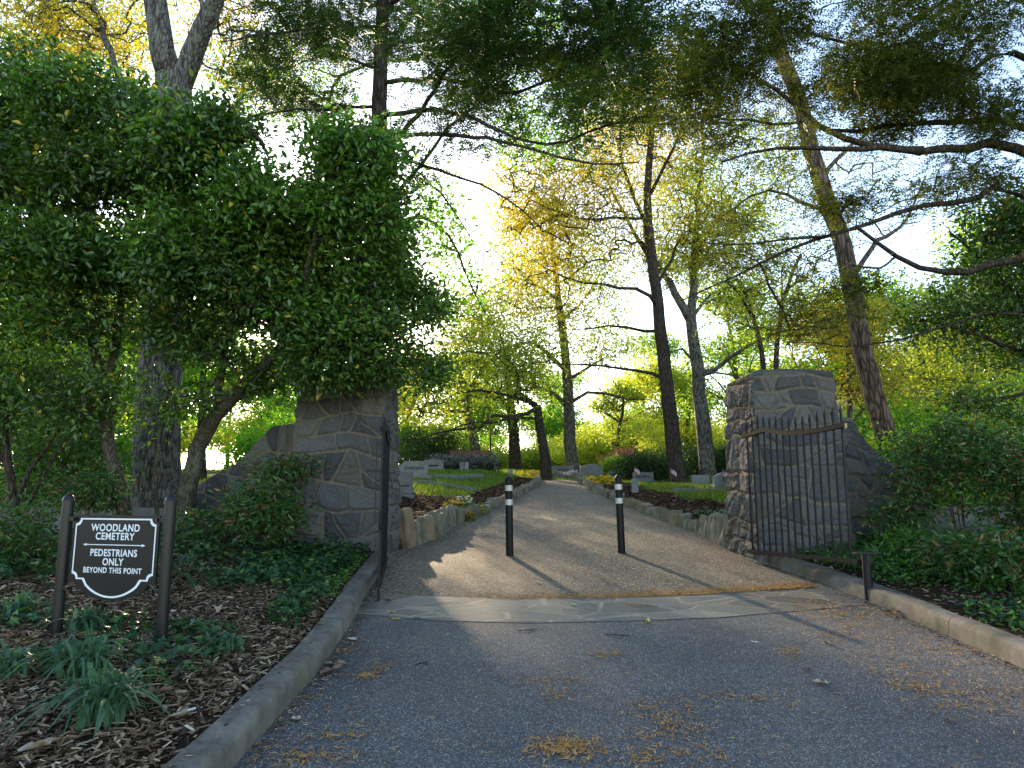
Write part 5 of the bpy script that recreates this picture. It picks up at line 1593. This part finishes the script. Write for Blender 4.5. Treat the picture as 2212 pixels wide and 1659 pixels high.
l2 = link('blossom', npmesh('blossom', v_, tris=t_), FM['lavender'], o, False)

# strap-leaved clumps (daffodils gone by)
def strap_clump(label, u, v, n, L, seed, o=.13):
    rg = np.random.default_rng(seed)
    x, y = GP(u, v, o)
    z = float(gz(x, y))
    V, Q, cnt = [], [], 0
    for k in range(n):
        a = rg.uniform(0, 6.28); b0 = np.array([x + rg.normal(0, .05), y + rg.normal(0, .05), z - .02])
        l = L * rg.uniform(.6, 1.1); lean = rg.uniform(.1, .9); w_ = rg.uniform(.009, .017)
        d = np.array([math.cos(a), math.sin(a), 0]); s_ = np.array([-math.sin(a), math.cos(a), 0])
        m = 9
        for j in range(m):
            t = j / (m - 1)
            p = b0 + d * l * lean * (t ** 1.7) * .9 + np.array([0, 0, l * (t - (.35 + lean * .55) * t ** 2.6)])
            ww = w_ * (1 - .75 * t ** 3) 
            V += [p - s_ * ww, p + np.array([0, 0, -.003]), p + s_ * ww]
            if j < m - 1:
                q_ = cnt + j * 3
                Q += [(q_, q_ + 1, q_ + 4, q_ + 3), (q_ + 1, q_ + 2, q_ + 5, q_ + 4)]
        cnt += m * 3
    meta(link('daffodil_clump', npmesh('daffodil_clump', V, quads=Q, smooth=True), LM['strap']), label, 'plant', 'strap leaved clumps')

def GP(u, v, o=0.0):
    x = (u - 1106) / FPX; yc = -(v - 829.5) / FPX
    d = np.array([x, CT - yc * ST, ST + yc * CT]); d /= d[1]
    for D in np.arange(2, 80, .02):
        if EYE + d[2] * D <= prof(D) + o: return d[0] * D, D
    return d[0] * 80, 80

for i, (u, v, n, L, lab) in enumerate([
    (215, 1565, 120, .52, 'largest arching strap leaved clump in the mulch in front of the sign'),
    (180, 1480, 80, .5, 'strap leaved clump just behind the largest one, below the sign'),
    (180, 1375, 70, .34, 'fine upright strap leaved clump between the sign posts'),
    (488, 1405, 45, .26, 'small strap leaved clump right of the sign near the kerb'),
    (35, 1350, 70, .36, 'strap leaved clump left of the sign by the picture edge'),
    (15, 1480, 60, .38, 'strap leaved clump at the left picture edge in front of the sign'),
    (270, 1490, 20, .3, 'thin upright strap leaved clump right of the largest one'),
    (2190, 1260, 22, .3, 'pale strap leaved tuft in the ground cover at the right edge')]):
    strap_clump(lab, u, v, n, L, 210 + i)

# ------------------------------------------------------------------ ground cover, mulch, litter
def scatter(n, region, rg, box):
    x = rg.uniform(box[0], box[1], n * 4); y = rg.uniform(box[2], box[3], n * 4)
    k = region(x, y); x, y = x[k][:n], y[k][:n]
    return x, y

def outside(x, y, m=.22): return (x < XL(y) - m) | (x > XR(y) + m)
def free(x, y):
    inp = ((x > -3.0) & (x < -1.6) & (y > 9.0) & (y < 10.3)) | ((x > 3.1) & (x < 4.4) & (y > 8.8) & (y < 10.3))
    return ~inp

def chips(name, n, region, box, L, mat, seed, kind='stuff', lab=None, W=(.12, .35), lift=.012):
    rg = np.random.default_rng(seed)
    x, y = scatter(n, region, rg, box); n = len(x)
    z = gz(x, y) + rg.uniform(0, lift, n)
    a = rg.uniform(0, 6.28, n)
    ax = np.stack([np.cos(a), np.sin(a), rg.normal(0, .22, n)], -1)
    nr = np.stack([rg.normal(0, .35, n), rg.normal(0, .35, n), np.ones(n)], -1)
    l = rg.uniform(*L, n); w_ = l * rg.uniform(*W, n)
    ax = unit(ax); s_ = unit(np.cross(ax, nr))
    p = np.stack([x, y, z], -1)
    V = np.stack([p - ax * l[:, None] / 2 - s_ * w_[:, None] / 2, p + ax * l[:, None] / 2 - s_ * w_[:, None] * .3, p + ax * l[:, None] / 2 + s_ * w_[:, None] * .5, p - ax * l[:, None] / 2 + s_ * w_[:, None] * .35], 1).reshape(-1, 3)
    Q = np.arange(n * 4).reshape(n, 4)
    return meta(link(name, npmesh(name, V, quads=Q), mat), lab, 'ground litter' if lab else None, None, kind)

def islandmat(name, stops, rough=.9):
    m, n, b, o = newmat(name)
    g = n.nodes.new('ShaderNodeNewGeometry')
    n.links.new(ramp(n, g.outputs['Random Per Island'], stops), b.inputs['Base Color'])
    b.inputs['Roughness'].default_value = rough; b.inputs['Specular IOR Level'].default_value = .15
    return m
mchip = islandmat('mulch_chip', [(0, (.05, .03, .018)), (.35, (.14, .088, .05)), (.7, (.26, .175, .105)), (.93, (.42, .32, .2)), (1, (.6, .5, .36))])
mchip2 = islandmat('bark_chip', [(0, (.025, .012, .008)), (.5, (.08, .04, .022)), (.85, (.16, .085, .045)), (1, (.32, .22, .14))])
mlit = islandmat('catkin_litter', [(0, (.28, .12, .03)), (.6, (.45, .22, .055)), (1, (.6, .38, .14))])
chips('mulch', 42000, lambda x, y: outside(x, y) & (x < 0), (-5.2, -1.2, 2.2, 7.5), (.02, .075), mchip, 301, lab='brown shredded wood mulch around the sign and along the left kerb', lift=.03)
chips('mulch', 9000, lambda x, y: outside(x, y) & (x < 0) & free(x, y), (-8, -1.4, 7.5, 9.4), (.03, .08), mchip, 302, lab='shaded leaf litter at the foot of the left wall', lift=.03)
chips('mulch', 26000, lambda x, y: outside(x, y, .25) & (x < 1) & ~is_lawn(x, y), (-5, 1.2, 10.2, 27), (.04, .11), mchip2, 303, lab='dark bark mulch in the bed left of the gravel path', lift=.04)
chips('mulch', 26000, lambda x, y: outside(x, y, .25) & (x > 1) & ~is_lawn(x, y), (2.2, 7, 10.2, 27), (.04, .11), mchip2, 304, lab='dark bark mulch in the bed right of the gravel path', lift=.04)
chips('mulch', 9000, lambda x, y: outside(x, y) & (x > 0), (3.4, 7.5, 4, 9.3), (.02, .07), mchip, 305, lab='leaf litter under the ground cover behind the right kerb', lift=.02)

def cover(name, n, region, box, mat, seed, L, lab, kind='ivy', h=(.02, .12), ns=1.2, thr=.4, W=.9):
    rg = np.random.default_rng(seed)
    f = lambda x, y: region(x, y) & (vnoise(np.stack([x, y], -1), ns, seed) > thr)
    x, y = scatter(n, f, rg, box); n = len(x)
    z = gz(x, y) + rg.uniform(*h, n) * (.5 + vnoise(np.stack([x, y], -1), 2.5, 1))
    a = rg.uniform(0, 6.28, n)
    ax = np.stack([np.cos(a), np.sin(a), rg.normal(.0, .3, n)], -1)
    nr = np.stack([rg.normal(0, .4, n), rg.normal(-.25, .4, n), np.ones(n)], -1)
    l = rg.uniform(*L, n)
    v, t, q = leaf_geo(np.stack([x, y, z], -1), ax, nr, l, l * W, kind, droop=.2)
    return meta(link(name, npmesh(name, v, tris=t, quads=q), mat), lab, 'ground cover', None, 'stuff')
cover('ivy', 2600, lambda x, y: outside(x, y, .3), (-2.9, -1.4, 5.2, 9.1), LM['ivy'], 310, (.035, .065), 'dark ivy spreading between the left kerb and the wing wall', thr=.34)
cover('ivy', 5200, lambda x, y: outside(x, y, .3), (-8, -1.9, 6.6, 9.3), LM['ivy'], 311, (.04, .07), 'dark ivy along the foot of the left walls', thr=.2, h=(.02, .25))
cover('ivy', 900, lambda x, y: outside(x, y, .5), (-4.4, -1.9, 4.2, 5.6), LM['ivy'], 312, (.045, .075), 'ivy around the feet of the sign posts', thr=.36)
cover('ground_cover', 18000, lambda x, y: outside(x, y, .24), (3.6, 9, 4.0, 9.4), LM['ivy_bright'], 313, (.035, .06), 'bright green leafy ground cover behind the right kerb', 'oval', (.02, .2), thr=.27, W=.55)
cover('ivy', 5000, lambda x, y: outside(x, y, .26), (3.6, 8, 4.5, 9.4), LM['ivy'], 314, (.035, .06), 'ivy mixed through the ground cover behind the right kerb', thr=.3)
cover('ivy', 1500, lambda x, y: (x > XR(y) + .25) & (x < 4.6) & free(x, y), (3.2, 4.8, 10.3, 12.8), LM['ivy'], 315, (.05, .08), 'ivy patch behind the upright slabs by the sunlit right pillar', thr=.1, h=(.03, .14))
cover('ivy', 500, lambda x, y: outside(x, y, .22), (-1.9, -1.35, 6.5, 8.9), LM['ivy_bright'], 316, (.03, .05), 'small bright seedlings beside the left kerb', 'oval', (.0, .05), thr=.4, W=.6)

def grass(n, region, box, seed, lab, h):
    rg = np.random.default_rng(seed)
    x, y = scatter(n, region, rg, box); n = len(x)
    z = gz(x, y) - .005
    l = rg.uniform(*h, n) * (.6 + .8 * vnoise(np.stack([x, y], -1), 1.5, 2)); a = rg.uniform(0, 6.28, n)
    b = np.stack([x, y, z], -1); s_ = np.stack([np.cos(a), np.sin(a), 0 * a], -1) * (.006 + .0002 * y)[:, None]
    t = b + np.stack([rg.normal(0, .35, n) * l, rg.normal(0, .35, n) * l, l], -1)
    V = np.stack([b - s_, b + s_, t], 1).reshape(-1, 3)
    return meta(link('grass', npmesh('grass', V, tris=np.arange(n * 3).reshape(n, 3)), LM['grass']), lab, 'grass', None, 'stuff')
grass(60000, lambda x, y: is_lawn(x, y) & (x < 1), (-9, 1.0, 14, 28), 320, 'sunlit grass of the lawn left of the path', (.04, .11))
grass(60000, lambda x, y: is_lawn(x, y) & (x > 2), (3, 12, 11, 28), 321, 'bright sunlit grass of the lawn right of the path', (.05, .13))
grass(50000, lambda x, y: is_lawn(x, y), (-25, 25, 27, 45), 322, 'rough grass among the far trees', (.08, .2))

def kerbdirt():
    rg = np.random.default_rng(340)
    n = 3200
    y = rg.uniform(2.5, 9.0, n); side = np.where(rg.random(n) < .6, -1, 1)
    onk = rg.random(n) < .22
    o = np.where(onk, rg.uniform(.07, .19, n), -np.abs(rg.normal(0, .06, n)) - .012)
    x = np.where(side < 0, XL(y) - o, XR(y) + o)
    z = prof(y) + np.where(onk, .153, .004) + rg.uniform(0, .004, n)
    a = rg.uniform(0, 6.28, n); l = rg.uniform(.006, .032, n)[:, None]; w_ = l * rg.uniform(.15, .5, (n, 1))
    ax = np.stack([np.cos(a), np.sin(a), 0 * a], -1); s_ = np.stack([-np.sin(a), np.cos(a), 0 * a], -1)
    p = np.stack([x, y, z], -1)
    V = np.stack([p - ax * l / 2 - s_ * w_ / 2, p + ax * l / 2 - s_ * w_ / 3, p + ax * l / 2 + s_ * w_ / 2 + [0, 0, .002], p - ax * l / 2 + s_ * w_ / 2 + [0, 0, .002]], 1).reshape(-1, 3)
    meta(link('debris', npmesh('debris', V, quads=np.arange(n * 4).reshape(n, 4)), mchip), 'bits of bark and dirt gathered along the kerbs', 'debris', None, 'stuff')
kerbdirt()

# catkin and needle litter on the driveway
def litter():
    rg = np.random.default_rng(330)
    cl = []
    for u, v, n_, su, sv in [(1217, 1615, 260, .10, .05), (1215, 1630, 80, .12, .04), (1425, 1530, 60, .14, .05), (1440, 1560, 110, .12, .07), (1430, 1590, 60, .1, .05), (1190, 1475, 60, .14, .03), (1208, 1500, 50, .08, .06), (1505, 1627, 60, .1, .05), (1395, 1645, 50, .05, .05),
                             (1315, 1415, 60, .09, .03), (1600, 1508, 70, .2, .04), (1710, 1410, 80, .06, .07), (680, 1640, 60, .12, .03), (740, 1590, 40, .1, .02), (1390, 1310, 50, .12, .05), (820, 1445, 40, .05, .04), (795, 1462, 60, .05, .04), (1975, 1492, 50, .08, .05), (2100, 1500, 80, .2, .08),
                             (2000, 1480, 70, .15, .1), (1770, 1310, 140, .18, .1), (1800, 1330, 160, .2, .12), (1900, 1330, 120, .2, .1), (1850, 1375, 60, .2, .1), (2050, 1400, 70, .2, .1), (2120, 1530, 80, .2, .05), (1270, 1320, 20, .1, .03), (760, 1400, 60, .15, .1), (700, 1560, 60, .2, .2), (620, 1640, 60, .2, .1)]:
        x, y = GP(u, v); cl.append((x, y, n_, su, sv))
    X, Y_ = [], []
    for x, y, n_, su, sv in cl: X.append(rg.normal(x, su, n_)); Y_.append(rg.normal(y, sv * 1.3, n_))
    # band against the stone strip
    n_ = 3800; t = rg.random(n_) ** .6; x = -.6 + 3.9 * t; X.append(x); Y_.append(yfar(x) + np.abs(rg.normal(0, .14, n_)) - .04)
    n_ = 1100; X.append(rg.uniform(-1.2, 3.2, n_)); Y_.append(rg.uniform(7.2, 12, n_))
    n_ = 900; X.append(rg.uniform(-1.4, 3.5, n_)); Y_.append(rg.uniform(3.2, 7.2, n_))
    n_ = 700; X.append(rg.uniform(2.4, 3.4, n_)); Y_.append(rg.uniform(4.5, 7.6, n_))
    X = np.concatenate(X); Y_ = np.concatenate(Y_)
    k = (X > XL(Y_) + .02) & (X < XR(Y_) - .02); X, Y_ = X[k], Y_[k]; n = len(X)
    a = rg.uniform(0, 6.28, n); l = rg.uniform(.02, .055, n); cv = rg.uniform(-.9, .9, n)
    V = []
    for j, t in enumerate((0, .33, .66, 1)):
        ang = a + cv * t
        px = X + np.cos(a + cv * t * .5) * l * t; py = Y_ + np.sin(a + cv * t * .5) * l * t
        z = prof(py) + .009 + .004 * np.sin(t * 3.1) * rg.random(n) + .003 * rg.random(n)
        w_ = .0028
        V += [np.stack([px - np.sin(ang) * w_, py + np.cos(ang) * w_, z], -1), np.stack([px + np.sin(ang) * w_, py - np.cos(ang) * w_, z + .001], -1)]
    V = np.stack(V, 1).reshape(-1, 3)
    i = np.arange(n)[:, None] * 8
    Q = np.concatenate([i + [0, 1, 3, 2], i + [2, 3, 5, 4], i + [4, 5, 7, 6]])
    meta(link('debris', npmesh('debris', V, quads=Q), mlit), 'orange brown catkins and needles strewn over the driveway', 'debris', None, 'stuff')
litter()

# fallen leaves: each a thing
def leaf_mesh(seed):
    rg = np.random.default_rng(seed)
    n = 26; V = [(0, 0, .006)]; 
    for k in range(n):
        a = 2 * math.pi * k / n
        r = .05 * (1 + .35 * math.cos(5 * a + .3) + rg.uniform(-.15, .15)) * (1.25 if abs(math.cos(a)) > .7 else .8)
        V.append((r * math.cos(a), r * math.sin(a), .004 + .018 * abs(math.sin(a * 2 + seed)) + .01 * rg.random()))
    T = [(0, 1 + k, 1 + (k + 1) % n) for k in range(n)]
    return npmesh('fallen_leaf', V, tris=T, smooth=True)
mleaf = [simple('dry_leaf_tan', (.42, .33, .24), .8, 0, 30, .3), simple('dry_leaf_brown', (.2, .12, .07), .8, 0, 30, .3), simple('leaf_yellow', (.6, .5, .08), .6), simple('leaf_pale', (.6, .58, .5), .7)]
lm = [leaf_mesh(s) for s in range(4)]
for me, m_ in zip(lm, mleaf): me.materials.append(m_)
for u, v, k, s_, lab in [(722, 1442, 0, 1.1, 'tan dry leaf against the left kerb, upper of the pair'), (712, 1456, 1, 1.1, 'brown dry leaf against the left kerb, lower of the pair'), (1773, 1482, 0, .9, 'curled tan leaf lying alone on the right of the asphalt'), (1745, 1450, 1, .5, 'small brown leaf near the right side of the asphalt'), (1632, 1392, 3, .45, 'small white petal scrap on the asphalt'),
                         (1790, 1392, 1, .5, 'small brown leaf below the stop post'), (1925, 1325, 1, 1.2, 'large brown leaf at the foot of the right kerb'), (845, 1325, 2, .5, 'yellow leaf on the stone strip, nearest the left gate'), (855, 1340, 2, .5, 'yellow leaf on the edge of the stone strip at left'), (1400, 1345, 2, .55, 'yellow leaf on the edge of the stone strip near its middle'),
                         (760, 1385, 3, .6, 'pale leaf beside the left kerb'), (640, 1558, 0, .5, 'small tan leaf on the asphalt near the left kerb'), (840, 1300, 1, .8, 'dark curled leaf in the corner between left kerb and stone strip'), (1165, 1262, 3, .5, 'pale leaf on the gravel below the left bollard'), (1240, 1310, 2, .4, 'small yellow leaf on the middle of the stone strip'),
                         (2050, 1560, 1, .6, 'brown leaf low on the right of the asphalt'), (900, 1335, 3, .45, 'pale leaf on the stone strip at left')]:
    x, y = GP(u, v)
    o = bpy.data.objects.new('fallen_leaf', lm[k]); COL.objects.link(o)
    o.location = (x, y, float(prof(y)) + .008); o.scale = (s_,) * 3; o.rotation_euler = (random.uniform(-.2, .2), random.uniform(-.2, .2), random.uniform(0, 6.28))
    meta(o, lab, 'fallen leaf', 'fallen leaves on the driveway')
for u, v, k, s_, lab in [(330, 1520, 1, 1.5, 'big grey brown leaf in the mulch right of the largest strap leaved clump'), (90, 1640, 0, 1.3, 'big tan leaf in the mulch at the lower left corner'), (225, 1560, 0, 1.0, 'tan leaf under the largest strap leaved clump'), (390, 1560, 3, .9, 'pale chip in the mulch near the kerb'), (600, 1370, 0, .8, 'tan leaf on the mulch by the kerb bend'), (470, 1330, 0, .8, 'tan leaf in the ivy right of the sign')]:
    x, y = GP(u, v, .13)
    o = bpy.data.objects.new('fallen_leaf', lm[k]); COL.objects.link(o)
    o.location = (x, y, float(gz(x, y)) + .035); o.scale = (s_,) * 3; o.rotation_euler = (random.uniform(-.3, .3), random.uniform(-.3, .3), random.uniform(0, 6.28))
    meta(o, lab, 'fallen leaf', 'fallen leaves on the mulch')
for u, v, l, a, lab in [(1118, 1365, .16, .15, 'short dark twig on the asphalt, left one'), (1308, 1372, .2, -.5, 'thin forked twig on the asphalt, middle one'), (897, 1440, .1, .6, 'tiny twig on the asphalt nearest the left kerb')]:
    x, y = GP(u, v); z = float(prof(y)) + .008
    b = MB(); q = (x + l / 2 * math.cos(a), y + l / 2 * math.sin(a), z + .005); e_ = (x + l * math.cos(a + .1), y + l * math.sin(a + .2), z)
    b.bar((x, y, z), q, .007, .006); b.bar(q, e_, .005, .005); b.bar(q, (q[0] + .05, q[1] - .03, z), .004, .004)
    meta(b.build('twig', M['bark_dark']), lab, 'twig', 'twigs on the driveway')
